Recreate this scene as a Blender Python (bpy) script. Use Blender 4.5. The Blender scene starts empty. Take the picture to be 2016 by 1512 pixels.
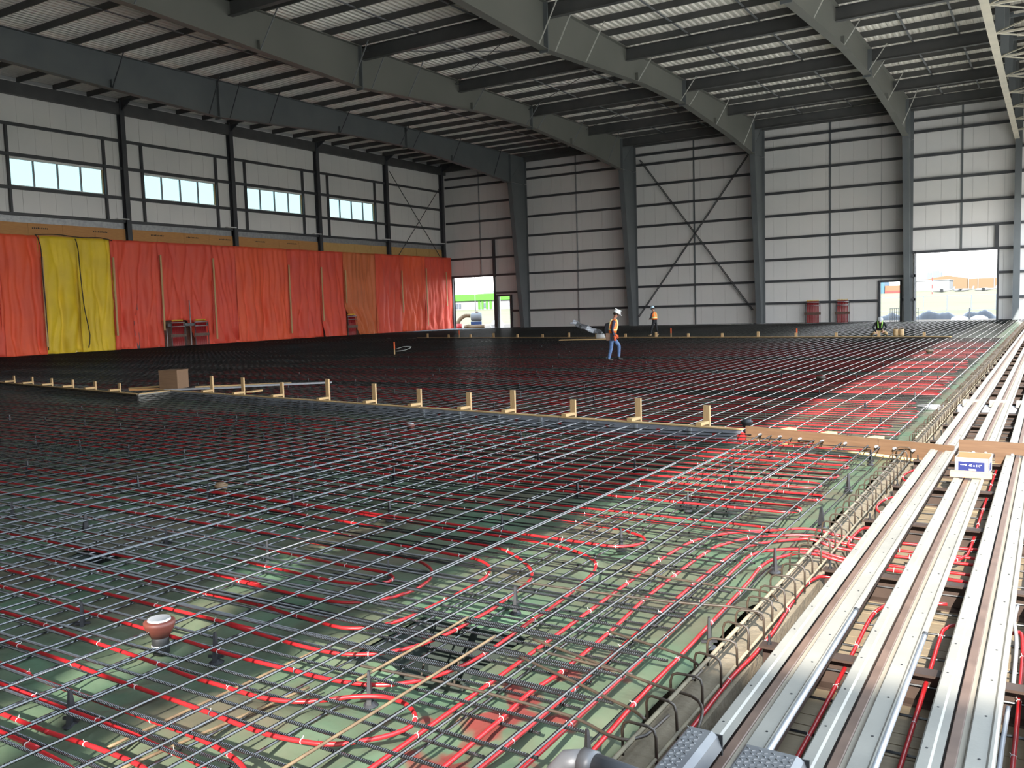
import bpy, bmesh, math, random
import numpy as np
from mathutils import Vector, Matrix
random.seed(11); rng = np.random.RandomState(5)
scn = bpy.context.scene
COL = scn.collection

# ------------------------------------------------------------------ camera, sky, sun, exposure
YAW, PITCH, ROLL, FPX, CAM_H = 0.554325, 0.087542, -0.0307065, 1726.58, 2.2
cam_d = bpy.data.cameras.new('camera'); cam = bpy.data.objects.new('camera', cam_d); COL.objects.link(cam)
fw = Vector((-math.sin(YAW)*math.cos(PITCH), math.cos(YAW)*math.cos(PITCH), -math.sin(PITCH)))
rt = Vector((math.cos(YAW), math.sin(YAW), 0)); up = rt.cross(fw)
r2 = math.cos(ROLL)*rt + math.sin(ROLL)*up; u2 = -math.sin(ROLL)*rt + math.cos(ROLL)*up
cam.matrix_world = Matrix(((r2.x, u2.x, -fw.x, 0), (r2.y, u2.y, -fw.y, 0), (r2.z, u2.z, -fw.z, CAM_H), (0, 0, 0, 1)))
cam_d.sensor_width = 36; cam_d.lens = 36*FPX/2016; cam_d.clip_end = 3000; cam_d.clip_start = .05
scn.camera = cam
SKY = 3.4
w = bpy.data.worlds.new('sky'); scn.world = w; w.use_nodes = True
nt = w.node_tree; bg = nt.nodes['Background']
tc = nt.nodes.new('ShaderNodeTexCoord'); sx = nt.nodes.new('ShaderNodeSeparateXYZ'); rp = nt.nodes.new('ShaderNodeValToRGB')
nt.links.new(tc.outputs['Generated'], sx.inputs[0]); nt.links.new(sx.outputs['Z'], rp.inputs[0]); nt.links.new(rp.outputs[0], bg.inputs[0])
rp.color_ramp.elements[0].position = 0.0; rp.color_ramp.elements[0].color = (1, .985, .96, 1)
rp.color_ramp.elements[1].position = .55; rp.color_ramp.elements[1].color = (.66, .82, 1, 1)
bg.inputs[1].default_value = SKY
SUN_DX, SUN_DY = -.45, 1.5            # shadow drift per metre of height
sl = bpy.data.lights.new('sun', 'SUN'); so = bpy.data.objects.new('sun', sl); COL.objects.link(so)
so.rotation_euler = Vector((SUN_DX, SUN_DY, -1)).to_track_quat('-Z', 'Y').to_euler()
sl.energy = 10.0; sl.angle = .009; sl.color = (1, .95, .87)
scn.view_settings.view_transform = 'Standard'; scn.view_settings.look = 'None'
scn.view_settings.exposure = 1.0; scn.view_settings.gamma = 1.0; scn.view_settings.use_curve_mapping = False
scn.cycles.max_bounces = 8; scn.cycles.diffuse_bounces = 5; scn.cycles.glossy_bounces = 3
scn.cycles.sample_clamp_indirect = 8.0

# ------------------------------------------------------------------ materials
MATS = {}
def mat(name, col, rough=.6, metal=0.0, col2=None, scale=3.0, bump=0.0, bscale=40.0, detail=4.0, stretch=(1, 1, 1), lo=.35, hi=.65, spec=.5, trans=0.0):
    m = bpy.data.materials.new(name); m.use_nodes = True; n = m.node_tree.nodes; l = m.node_tree.links
    p = n['Principled BSDF']; p.inputs['Roughness'].default_value = rough; p.inputs['Metallic'].default_value = metal
    p.inputs['Specular IOR Level'].default_value = spec
    p.inputs['Base Color'].default_value = (*col, 1)
    t = n.new('ShaderNodeTexCoord'); mp = n.new('ShaderNodeMapping'); mp.inputs['Scale'].default_value = stretch
    l.new(t.outputs['Object'], mp.inputs['Vector'])
    if col2:
        nz = n.new('ShaderNodeTexNoise'); nz.inputs['Scale'].default_value = scale; nz.inputs['Detail'].default_value = detail
        l.new(mp.outputs[0], nz.inputs['Vector'])
        r = n.new('ShaderNodeValToRGB'); r.color_ramp.elements[0].position = lo; r.color_ramp.elements[1].position = hi
        r.color_ramp.elements[0].color = (*col, 1); r.color_ramp.elements[1].color = (*col2, 1)
        l.new(nz.outputs['Fac'], r.inputs[0]); l.new(r.outputs[0], p.inputs['Base Color'])
    if bump:
        b = n.new('ShaderNodeTexNoise'); b.inputs['Scale'].default_value = bscale; b.inputs['Detail'].default_value = 3
        l.new(mp.outputs[0], b.inputs['Vector'])
        bn = n.new('ShaderNodeBump'); bn.inputs['Strength'].default_value = bump; bn.inputs['Distance'].default_value = .02
        l.new(b.outputs['Fac'], bn.inputs['Height']); l.new(bn.outputs[0], p.inputs['Normal'])
    MATS[name] = m
    return m
def wood(name, c1, c2, scale=6, axis=0, rough=.7):
    s = [14, 14, 14]; s[axis] = 1.2
    return mat(name, c1, rough, 0, c2, scale, stretch=tuple(s), detail=5, lo=.3, hi=.7)
mat('panel', (.76, .74, .72), .5, 0, (.71, .70, .69), .35)
mat('backing', (.45, .45, .45), .8)
mat('steel', (.105, .117, .125), .5, 0, (.125, .137, .142), .6)
mat('steel_dark', (.045, .048, .055), .5, 0, (.06, .062, .068), .8)
mat('rafter', (.135, .138, .124), .5, 0, (.155, .155, .14), .3)
mat('galv', (.42, .43, .44), .42, .5, (.32, .33, .35), 5)
mat('deck', (.86, .83, .76), .4, .0, (.78, .75, .69), .7)
mat('purlin', (.075, .077, .078), .5, .1, (.10, .10, .10), 1)
mat('sag', (.17, .18, .19), .5)
mat('brace', (.5, .5, .47), .45, .2)
mat('beige_steel', (.50, .46, .37), .5, 0, (.42, .39, .32), 1)
mat('rebar', (.0025, .0027, .0033), .27, 0, (.006, .0065, .008), 2.2); MATS['rebar'].node_tree.nodes['Principled BSDF'].inputs['IOR'].default_value = 1.85
mat('rebar_silver', (.30, .33, .37), .34, .9, (.20, .22, .25), 2.2)
mat('rebar_rust', (.09, .055, .028), .7, 0, (.15, .10, .05), 9)
mat('rebar_brown', (.026, .019, .014), .55, 0, (.045, .03, .018), 9)
mat('bar_dusty', (.13, .108, .075), .8, 0, (.20, .165, .105), 9)
mat('pex', (.30, .011, .014), .36, 0, (.26, .011, .013), 1.5)
mat('tie', (.5, .5, .48), .5)
mat('tarp_green', (.060, .105, .064), .38, 0, (.085, .078, .052), 1.1, bump=.8, bscale=4, lo=.36, hi=.66)
mat('soil', (.12, .095, .06), .95, 0, (.17, .135, .09), 3, bump=.6, bscale=20)
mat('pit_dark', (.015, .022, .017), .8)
mat('tarp_orange', (.80, .105, .034), .62, 0, (.70, .09, .04), .5, bump=.06, bscale=3)
mat('tarp_red', (.64, .074, .046), .62, 0, (.72, .085, .040), .5, bump=.06, bscale=3)
mat('tarp_tan', (.52, .13, .04), .62, 0, (.60, .15, .05), .5, bump=.06, bscale=3)
mat('tarp_yellow', (.78, .55, .022), .62, 0, (.66, .46, .026), .7, bump=.06, bscale=3)
mat('black', (.012, .012, .013), .6)
mat('plastic_dark', (.012, .012, .014), .5, 0, (.022, .022, .025), 8)
wood('lumber', (.50, .33, .15), (.42, .265, .115)); wood('lumber_y', (.50, .33, .15), (.42, .265, .115), axis=1); wood('lumber_z', (.52, .34, .165), (.43, .27, .125), axis=2)
wood('ply_brown', (.085, .042, .019), (.115, .062, .03), 3); wood('ply_wall', (.50, .25, .085), (.42, .20, .07), 2, axis=1)
wood('ply_light', (.56, .36, .14), (.46, .27, .09), 2, axis=2); wood('crate', (.13, .07, .036), (.17, .095, .048), 3)
wood('plank', (.185, .14, .085), (.145, .108, .066), 3)
mat('track_plate', (.235, .22, .188), .5, .0, (.185, .175, .152), 2.2, bump=.05, bscale=30)
mat('track_groove', (.22, .19, .145), .6)
mat('rail_brown', (.095, .058, .042), .5, .1, (.135, .085, .062), 6)
mat('sleeper', (.045, .026, .017), .6, .1, (.03, .017, .012), 5)
mat('checker', (.16, .16, .16), .42, .3, (.12, .12, .125), 5)
mat('pvc_grey', (.07, .07, .075), .45); mat('pvc_light', (.27, .27, .28), .45)
mat('duct_grey', (.20, .205, .23), .5)
mat('rubber', (.02, .02, .02), .5); mat('clay', (.11, .028, .018), .55); mat('red_cap', (.32, .015, .015), .45)
mat('card_white', (.26, .25, .235), .7); mat('card_in', (.17, .10, .045), .8); mat('blue_print', (.006, .012, .09), .5)
mat('white', (.8, .8, .8), .5); mat('stake_orange', (.85, .13, .03), .6)
mat('foil', (.30, .31, .33), .35, .5, (.2, .21, .23), 6)
mat('concrete', (.40, .38, .34), .85, 0, (.44, .42, .38), 2)
mat('skin', (.50, .27, .19), .55); mat('skin_tan', (.42, .18, .11), .55); mat('jeans', (.07, .125, .26), .8, 0, (.11, .18, .33), 14)
mat('navy', (.03, .03, .06), .8); mat('vest', (.95, .22, .02), .6, 0, (.9, .17, .02), 9); mat('vest_strip', (.85, .80, .35), .5)
mat('lime', (.35, .75, .10), .6); mat('khaki', (.42, .27, .13), .8, 0, (.5, .33, .17), 12); mat('black_cloth', (.012, .012, .015), .9)
mat('boot', (.05, .04, .035), .7); mat('boot_tan', (.36, .26, .15), .8); mat('glove', (.75, .12, .03), .7); mat('leather', (.16, .085, .05), .7)
mat('hat_white', (.80, .80, .78), .35); mat('hat_blue', (.60, .78, .88), .35); mat('hat_grey', (.42, .43, .44), .4); mat('hair', (.05, .03, .02), .8)
mat('grass', (.078, .066, .028), .95, 0, (.056, .062, .022), .06); mat('dirt', (.085, .062, .04), .95, 0, (.105, .08, .056), .3)
mat('b_white', (.125, .127, .132), .7); mat('b_green', (.030, .165, .003), .6); mat('b_tan', (.105, .066, .033), .8); mat('b_blue', (.025, .075, .12), .6)
mat('b_roof', (.12, .14, .165), .6); mat('b_orange', (.13, .055, .024), .7); mat('b_glass', (.05, .06, .08), .2); mat('tower_grey', (.085, .10, .125), .7)
mat('black_poly', (.008, .009, .014), .4, 0, (.016, .018, .025), 2); mat('mast_red', (.2, .015, .012), .5)
mat('hose_tan', (.14, .085, .042), .7, 0, (.11, .065, .03), 6); mat('heater_blue', (.008, .028, .1), .5); mat('yellow', (.7, .5, .05), .5)
tn = MATS['tarp_green'].node_tree; nn, ll = tn.nodes, tn.links; pb = nn['Principled BSDF']; src = pb.inputs['Base Color'].links[0].from_socket
tcx = nn.new('ShaderNodeTexCoord'); vsub = nn.new('ShaderNodeVectorMath'); vsub.operation = 'SUBTRACT'; vsub.inputs[1].default_value = (-2.5, 3.75, 0); vmul = nn.new('ShaderNodeVectorMath'); vmul.operation = 'MULTIPLY'; vmul.inputs[1].default_value = (1.5, .75, 0)
vlen = nn.new('ShaderNodeVectorMath'); vlen.operation = 'LENGTH'; ll.new(tcx.outputs['Object'], vsub.inputs[0]); ll.new(vsub.outputs[0], vmul.inputs[0]); ll.new(vmul.outputs[0], vlen.inputs[0])
nzp = nn.new('ShaderNodeTexNoise'); nzp.inputs['Scale'].default_value = 3.2; nzp.inputs['Detail'].default_value = 2; ll.new(tcx.outputs['Object'], nzp.inputs['Vector'])
sb = nn.new('ShaderNodeMath'); sb.operation = 'MULTIPLY_ADD'; sb.inputs[1].default_value = -.42; ll.new(vlen.outputs['Value'], sb.inputs[0]); ll.new(nzp.outputs['Fac'], sb.inputs[2])
rpp = nn.new('ShaderNodeValToRGB'); rpp.color_ramp.elements[0].position = .36; rpp.color_ramp.elements[1].position = .42; ll.new(sb.outputs[0], rpp.inputs[0])
mxp = nn.new('ShaderNodeMix'); mxp.data_type = 'RGBA'; ll.new(rpp.outputs[0], mxp.inputs[0]); ll.new(src, mxp.inputs[6]); mxp.inputs[7].default_value = (.13, .03, .025, 1); ll.new(mxp.outputs[2], pb.inputs['Base Color'])
g = bpy.data.materials.new('glazing'); g.use_nodes = True; gn = g.node_tree.nodes; gl = g.node_tree.links
for x in list(gn):
    if x.type == 'BSDF_PRINCIPLED': gn.remove(x)
tr = gn.new('ShaderNodeBsdfTransparent'); tr.inputs[0].default_value = (.385, .48, .485, 1)
gs = gn.new('ShaderNodeBsdfGlossy'); gs.inputs['Roughness'].default_value = .1; mx = gn.new('ShaderNodeMixShader'); mx.inputs[0].default_value = .06
gl.new(tr.outputs[0], mx.inputs[1]); gl.new(gs.outputs[0], mx.inputs[2]); gl.new(mx.outputs[0], gn['Material Output'].inputs[0]); MATS['glazing'] = g

# ------------------------------------------------------------------ mesh helpers
class MB:
    def __init__(s): s.v = []; s.f = []; s.mi = []; s.cur = 0
    def add(s, vs, fs):
        o = len(s.v); s.v += [tuple(p) for p in vs]; s.f += [tuple(i+o for i in f) for f in fs]; s.mi += [s.cur]*len(fs); return s
    def box(s, x0, x1, y0, y1, z0, z1):
        return s.add([(x0,y0,z0),(x1,y0,z0),(x1,y1,z0),(x0,y1,z0),(x0,y0,z1),(x1,y0,z1),(x1,y1,z1),(x0,y1,z1)],
                     [(0,3,2,1),(4,5,6,7),(0,1,5,4),(1,2,6,5),(2,3,7,6),(3,0,4,7)])
    def obox(s, c, ax, ay, az):                       # box from centre and half axes
        c = Vector(c); ax, ay, az = Vector(ax), Vector(ay), Vector(az); vs = []
        for k in (-1, 1):
            for a, b in ((-1,-1),(1,-1),(1,1),(-1,1)): vs.append(c + ax*a + ay*b + az*k)
        return s.add(vs, [(0,3,2,1),(4,5,6,7),(0,1,5,4),(1,2,6,5),(2,3,7,6),(3,0,4,7)])
    def bar(s, p, q, wx, wy, upv=(0,0,1)):             # rectangular bar between two points
        p, q = Vector(p), Vector(q); d = (q-p); L = d.length; d.normalize(); u = Vector(upv)
        if abs(d.dot(u)) > .95: u = Vector((1,0,0))
        a = d.cross(u).normalized(); b = a.cross(d).normalized()
        return s.obox((p+q)/2, a*wx/2, d*L/2, b*wy/2)
    def loft(s, secs, caps=True):                     # list of equal-length closed sections
        n = len(secs[0]); vs = [p for sec in secs for p in sec]; fs = []
        for i in range(len(secs)-1):
            for j in range(n): fs.append((i*n+j, i*n+(j+1)%n, (i+1)*n+(j+1)%n, (i+1)*n+j))
        if caps: fs.append(tuple(range(n-1, -1, -1))); fs.append(tuple((len(secs)-1)*n+j for j in range(n)))
        return s.add(vs, fs)
    def tube(s, pts, r, n=8, caps=True):
        P = [Vector(p) for p in pts]; secs = []; prev = None
        for i, p in enumerate(P):
            d = (P[min(i+1, len(P)-1)] - P[max(i-1, 0)]).normalized()
            if prev is None:
                a = d.cross(Vector((0,0,1)))
                if a.length < .1: a = d.cross(Vector((1,0,0)))
            else: a = prev - d*prev.dot(d)
            a.normalize(); prev = a; b = d.cross(a); rr = r[i] if isinstance(r, (list, tuple)) else r
            secs.append([p + (a*math.cos(t*2*math.pi/n) + b*math.sin(t*2*math.pi/n))*rr for t in range(n)])
        return s.loft(secs, caps)
    def lathe(s, prof, c=(0,0,0), n=20, axis='z'):
        secs = []
        for r, z in prof:
            sec = []
            for t in range(n):
                a = t*2*math.pi/n; x, y = r*math.cos(a), r*math.sin(a)
                sec.append((c[0]+x, c[1]+y, c[2]+z) if axis == 'z' else ((c[0]+z, c[1]+x, c[2]+y) if axis == 'x' else (c[0]+x, c[1]+z, c[2]-y)))
            secs.append(sec)
        return s.loft(secs)
    def mesh(s, name, m, smooth=False):
        me = bpy.data.meshes.new(name); me.from_pydata(s.v, [], s.f)
        for x in (m if isinstance(m, (list, tuple)) else [m]): me.materials.append(MATS[x])
        if any(s.mi): me.polygons.foreach_set('material_index', s.mi)
        if smooth: me.polygons.foreach_set('use_smooth', [True]*len(s.f))
        me.update(); return me
    def build(s, name, m, parent=None, loc=None, smooth=False):
        return obj(name, s.mesh(name, m, smooth), parent, loc)
def obj(name, me, parent=None, loc=None, rz=0):
    o = bpy.data.objects.new(name, me); COL.objects.link(o)
    if parent: o.parent = parent
    if loc is not None: o.location = loc
    if rz: o.rotation_euler.z = rz
    return o
def tag(o, label, cat, group=None):
    o['label'] = label; o['category'] = cat
    if group: o['group'] = group
    return o
def thing(name, label, cat, loc=(0,0,0), rz=0, group=None):
    o = bpy.data.objects.new(name, None); COL.objects.link(o); o.location = loc; o.rotation_euler.z = rz; o.empty_display_size = .2
    return tag(o, label, cat, group)
def struct(o, label=None):
    o['kind'] = 'structure'
    if label: o['label'] = label
    return o
def dup(root, loc, rz=0, label=None, group=None):
    r = root.copy(); COL.objects.link(r); r.location = loc; r.rotation_euler.z = rz
    if label: r['label'] = label
    if group: r['group'] = group
    for ch in list(root.children):
        c = ch.copy(); COL.objects.link(c); c.parent = r
        for g_ in ch.children:
            d = g_.copy(); COL.objects.link(d); d.parent = c
    return r
def isec(top, bot, yc, wd, tf=.03, tw=.02, axis='x'):
    """I-section outline at station yc (web plane normal = axis), top/bot heights."""
    h, t = wd/2, tw/2
    pts = [(-h,bot),(h,bot),(h,bot+tf),(t,bot+tf),(t,top-tf),(h,top-tf),(h,top),(-h,top),(-h,top-tf),(-t,top-tf),(-t,bot+tf),(-h,bot+tf)]
    return pts
def smooth_line(pts, step=.06):
    """Catmull-Rom through 2D/3D points, evenly resampled."""
    P = np.array(pts, float); out = []
    for i in range(len(P)-1):
        p0, p1, p2, p3 = P[max(i-1,0)], P[i], P[i+1], P[min(i+2, len(P)-1)]
        L = np.linalg.norm(p2-p1)
        if L < 1e-4: continue
        k = max(1, min(12, int(L/step)))
        for t in np.linspace(0, 1, k, endpoint=False):
            out.append(.5*((2*p1)+(-p0+p2)*t+(2*p0-5*p1+4*p2-p3)*t*t+(-p0+3*p1-3*p2+p3)*t**3))
    out.append(P[-1]); return out

# ------------------------------------------------------------------ dimensions
XL, YB, YF, XR, ZR = -54.4, 75.6, -20.0, 1.7, 17.1
CX = [-44.5, -32.9, -21.2, -9.7]           # frames
CY = [38.13, 47.4, 56.7, 65.9, 74.8]       # left wall columns in view
PUR = 2.3
def yform(x): return 13.24 + (-3.9 - x)*.134

# ------------------------------------------------------------------ ground and floor
m = MB(); gy = [-300, 77, 100, 140, 200, 300, 420, 700, 1500]; gz = [-.15, -.15, -.1, .4, 1.6, 3.2, 4.6, 6, 8]; gx = [-1200, -300, -120, -56, 3, 120, 800]
m.add([(x, y, z) for y, z in zip(gy, gz) for x in gx], [(j*7+i, j*7+i+1, j*7+i+8, j*7+i+7) for j in range(8) for i in range(6) if not (j == 0 and i == 3)])
struct(m.build('ground', 'grass'), 'dry grass airfield outside the hangar')
m = MB(); m.add([(-120,76.2,-.12),(60,76.2,-.12),(60,104,-.06),(-120,104,-.06)], [(0,1,2,3)]); struct(m.build('ground_apron', 'dirt'), 'tan dirt strip outside the far wall')
m = MB(); m.add([(3,-300,-.12),(30,-300,-.12),(30,76.2,-.12),(3,76.2,-.12)], [(0,1,2,3)]); struct(m.build('ground_yard', 'concrete'), 'pale yard outside the open side')  # unseen yard, its width and paleness shaped to bounce light indoors
struct(MB().box(4.0, 14, -40, -14.5, -.2, 13).build('wall_shade_block', 'panel'), 'added unseen block shading the near tracks, behind and right of the camera')  # unseen block added to cast the shadow over the near tracks
floor = struct(MB().box(XL, 3.2, YF, YB+.6, -.75, -.6).build('floor', 'soil'), 'sandy subgrade under the slab')

# green sheet with three pits cut into it
PITS = [(-3.76, -2.90, 4.02, 4.82), (-3.42, -2.85, 8.75, 9.3), (-7.75, -7.2, 4.55, 4.8)]
xs = np.unique(np.concatenate([np.arange(-16, -1.75, .11), [-1.8], [v for p in PITS for v in p[:2]]])); xs = xs[xs <= -1.8]
ys = np.unique(np.concatenate([np.arange(1.4, 13.4, .11), [v for p in PITS for v in p[2:]]]))
ph = rng.rand(26)*6.28; kv = rng.randn(26, 2)*np.linspace(1.5, 8, 26)[:, None]; am = .02/np.linspace(1, 4.5, 26)
def wr(x, y):
    s = sum(am[i]*np.sin(kv[i,0]*x + kv[i,1]*y + ph[i]) for i in range(26)); return .35*s + .9*abs(s) - .03
X, Y = np.meshgrid(xs, ys); Z = np.clip(1.9*wr(X, Y), -.08, .03)
m = MB(); nx = len(xs); fs = []
for j in range(len(ys)-1):
    for i in range(nx-1):
        cx, cy = (xs[i]+xs[i+1])/2, (ys[j]+ys[j+1])/2
        if not any(a < cx < b and c < cy < d for a, b, c, d in PITS): fs.append((j*nx+i, j*nx+i+1, (j+1)*nx+i+1, (j+1)*nx+i))
m.add(list(zip(X.ravel(), Y.ravel(), Z.ravel())), fs)
tag(m.build('green_sheet', 'tarp_green', smooth=True), 'wrinkled green plastic sheet under the near rebar', 'plastic sheet')
m = MB(); m.box(XL+1.0, -16, 1.4, 16.5, -.06, -.015); m.box(XL+1.0, -1.8, 13.4, 73.8, -.06, -.01)
tag(m.build('green_sheet', 'tarp_green'), 'flat dark green sheet under the far rebar field', 'plastic sheet')
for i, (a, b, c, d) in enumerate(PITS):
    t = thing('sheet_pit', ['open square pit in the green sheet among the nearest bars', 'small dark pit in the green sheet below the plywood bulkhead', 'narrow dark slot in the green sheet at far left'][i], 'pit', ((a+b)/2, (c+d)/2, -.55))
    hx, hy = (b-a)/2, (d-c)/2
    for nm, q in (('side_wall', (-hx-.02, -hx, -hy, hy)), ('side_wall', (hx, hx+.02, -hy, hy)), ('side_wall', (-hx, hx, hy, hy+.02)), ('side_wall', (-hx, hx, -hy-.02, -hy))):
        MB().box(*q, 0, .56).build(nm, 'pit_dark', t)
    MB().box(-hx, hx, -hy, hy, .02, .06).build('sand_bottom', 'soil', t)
    for k in range(3 if i == 0 else 1):
        MB().tube([(-hx+.1+.2*k, -hy+.08+.1*k, .05), (-hx+.16+.2*k, -hy+.2+.1*k, .5)], .007, 6).build('tie_rod', 'rebar_brown', t)

# ------------------------------------------------------------------ far wall with openings
def rect_sub(rects, hole):
    out = []
    for (a, b, c, d) in rects:
        ha, hb, hc, hd = hole
        if hb <= a or ha >= b or hd <= c or hc >= d: out.append((a, b, c, d)); continue
        if ha > a: out.append((a, ha, c, d))
        if hb < b: out.append((hb, b, c, d))
        a2, b2 = max(a, ha), min(b, hb)
        if hc > c: out.append((a2, b2, c, hc))
        if hd < d: out.append((a2, b2, hd, d))
    return out
BACK_OPEN = [(-53.6, -48.55, -.2, 5.38), (-48.1, -46.65, -.2, 3.3), (-11.85, -10.4, -.2, 3.25), (-9.25, -3.7, -.2, 5.4)]
def wall_rects(a, b, z0, z1, opens):
    r = [(a, b, z0, z1)]
    for o in opens: r = rect_sub(r, o)
    return r
m = MB()
for a, b, c, d in wall_rects(XL-.3, XR, -.2, 17.28, BACK_OPEN): m.box(a, b, YB+.06, YB+.2, c, d)
wall_back = struct(m.build('wall_back', 'backing'), 'far wall of pale insulated panels with steel girts')
PW = 1.065
x = XL
while x < XR-.1:
    for a, b, c, d in wall_rects(x+.006, min(x+PW, XR)-.006, 0, 16.9, BACK_OPEN):
        if b-a > .05 and d-c > .05: MB().box(a, b, YB, YB+.05, c, d).build('wall_panel', 'panel', wall_back)
    x += PW
GZ = [15.56, 14.68, 12.83, 11.02, 9.15, 7.28, 5.48, 3.68, 1.82]
def cprof(h, w):
    return [(-w/2,-h/2),(w/2,-h/2),(w/2,-h/2+.03),(-w/2+.02,-h/2+.03),(-w/2+.02,h/2-.03),(w/2,h/2-.03),(w/2,h/2),(-w/2,h/2)]
def girt_x(a, b, z, par, h=.2, mt='steel_dark'):
    pr = cprof(h, .2); MB().loft([[(xx, YB-.11+p[0], z+p[1]) for p in pr] for xx in (a, b)]).build('girt', mt, par)
bounds = [XL+.1] + CX + [-2.4, XR]
for i in range(len(bounds)-1):
    a, b = bounds[i]+.12, bounds[i+1]-.12
    for z in GZ:
        spans = [(a, b)]
        for o in BACK_OPEN:
            if o[3] > z+.05: spans = [s_ for sp in spans for s_ in ([sp] if (o[1] <= sp[0] or o[0] >= sp[1]) else [(sp[0], o[0]-.1), (o[1]+.1, sp[1])]) if s_[1]-s_[0] > .2]
        for s_ in spans: girt_x(*s_, z, wall_back)
for xm, zb in ((-50.07, 5.45), (-38.95, 0), (-27.27, 0), (-15.72, 0), (-6.12, 5.45)):
    MB().box(xm-.06, xm+.06, YB-.08, YB-.01, zb, 16.4).build('sag_post', 'galv' if xm < -30 else 'steel', wall_back)
MB().box(XL, XR, YB-.35, YB-.05, 16.3, 16.85).build('eave_beam', 'purlin', wall_back)
MB().box(XL, -53.7, YB-.25, YB, 0, .22).build('base_curb', 'steel_dark', wall_back)
for a, b in ((-46.55, -11.95), (-3.6, XR)): MB().box(a, b, YB-.22, YB-.01, -.1, .16).build('base_curb', 'steel_dark', wall_back)
def portal(n, a, b, zt, label, sides=True, mt='steel_dark', w=.14):
    o = MB().box(a-w, b+w, YB-.2, YB+.2, zt, zt+.16).build('door_%d' % n, mt); struct(o, label)
    if sides:
        MB().box(a-w, a, YB-.2, YB+.2, -.1, zt).build('jamb', mt, o); MB().box(b, b+w, YB-.2, YB+.2, -.1, zt).build('jamb', mt, o)
    return o
d1 = portal(1, -53.6, -48.55, 5.38, 'tall open doorway in the far left corner'); MB().box(-48.55, -48.3, YB-.22, YB+.05, 5.3, 9.2).build('jamb_extension', 'steel_dark', d1)
d2 = portal(2, -48.1, -46.65, 3.3, 'narrow open man door beside the left doorway', w=.2); MB().box(-48.1, -47.95, YB-.02, YB+.12, -.1, 3.3).build('white_jamb', 'white', d2)
d3 = portal(3, -11.85, -10.4, 3.25, 'narrow open man door left of the wide doorway')
d4 = portal(4, -9.25, -3.7, 5.4, 'wide open doorway at right of the far wall')
MB().box(-3.85, -3.6, YB-.22, YB-.02, 5.5, 7.2).build('jamb_extension', 'steel_dark', d4)
for z in (5.48, 3.68, 1.82): MB().box(-9.55, -9.25, YB-.3, YB-.05, z-.1, z+.1).build('girt_clip', 'steel_dark', d4)
MB().box(-9.36, -9.27, YB-.3, YB-.21, -.1, 5.5).build('jamb_pole', 'galv', d4)
# diagonal bracing of the far wall
for p, q in (((-32.2, 15.1), (-22.0, 1.3)), ((-22.2, 14.6), (-32.6, .9))):
    for off in (-.055, .055): MB().bar((p[0]+off, YB-.42, p[1]), (q[0]+off, YB-.42, q[1]), .045, .06).build('diagonal_brace', 'steel_dark', wall_back)

# ------------------------------------------------------------------ left wall
WIN = []
for k in range(-5, 4): WIN.append((39.6+9.27*(k-1), 45.9+9.27*(k-1)))
WIN = [(30.35,36.65),(39.65,45.9),(48.85,54.95),(58.1,64.25),(21.1,27.4),(11.8,18.1),(2.5,8.8)]
LOPEN = [(a, b, 10.55, 12.22) for a, b in WIN]
m = MB()
for a, b, c, d in wall_rects(YF, YB+.2, -.2, 17.28, LOPEN): m.box(XL-.2, XL-.06, a, b, c, d)
wall_left = struct(m.build('wall_left', 'backing'), 'left wall of pale insulated panels above a plywood band')
y = YF
while y < YB-.05:
    for a, b, c, d in wall_rects(y+.006, min(y+PW, YB)-.006, 8.3, 16.9, LOPEN):
        if b-a > .05: MB().box(XL-.05, XL, a, b, c, d).build('wall_panel', 'panel', wall_left)
    y += PW
def girt_y(a, b, z, par, h=.16, mt='steel_dark'):
    pr = cprof(h, .2); MB().loft([[(XL+.11-p[0], yy, z+p[1]) for p in pr] for yy in (b, a)]).build('girt', mt, par)
CYall = [YF] + [CY[0]-9.25*k for k in (5, 4, 3, 2, 1)] + CY
for i in range(len(CYall)-1):
    a, b = CYall[i]+.1, CYall[i+1]-.1
    for z in (14.25, 8.82): girt_y(a, b, z, wall_left, .18)
    wn = [wd for wd in WIN if a-.5 < wd[0] < b]
    for z in (12.42, 10.42): girt_y(a, b, z, wall_left, .2)
    for wd in wn:
        for yj in (wd[0]-.12, wd[1]+.02):
            MB().box(XL+.01, XL+.22, yj, yj+.13, 8.9, 14.15).build('jamb_post', 'steel_dark', wall_left)
MB().box(XL+.01, XL+.35, YF, YB-.1, 16.0, 16.75).build('eave_beam', 'purlin', wall_left)
struct(MB().box(XL+.01, XL+.06, YF, YB-.2, 0, 7.2).build('trim_3', 'rail_brown'), 'dark sheet painted in for the shade behind the tarps')  # dark brown sheet stands in for the shaded gap behind the tarps
tr1 = struct(MB().box(XL+.01, XL+.05, YF, YB-.2, 8.32, 8.72).build('trim_1', 'galv'), 'shiny galvanised flashing above the plywood band')
tr2 = struct(MB().box(XL+.02, XL+.04, YF, YB-.2, 7.2, 8.3).build('trim_2', 'backing'), 'plywood band above the tarps')
for i in range(len(CYall)-1):
    a, b = CYall[i]+.12, CYall[i+1]-.12; n = 4
    for k in range(n):
        ya, yb = a+(b-a)*k/n, a+(b-a)*(k+1)/n
        MB().box(XL+.05, XL+.075, ya+.008, yb-.008, 7.25-.0, 8.32).build('plywood_sheet', 'ply_light' if a > 56 else 'ply_wall', tr2)
MB().box(XL+.5, XL+.54, YF, YB-.3, 7.42, 7.5).build('top_rail', 'lumber_y', tr2)
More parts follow.
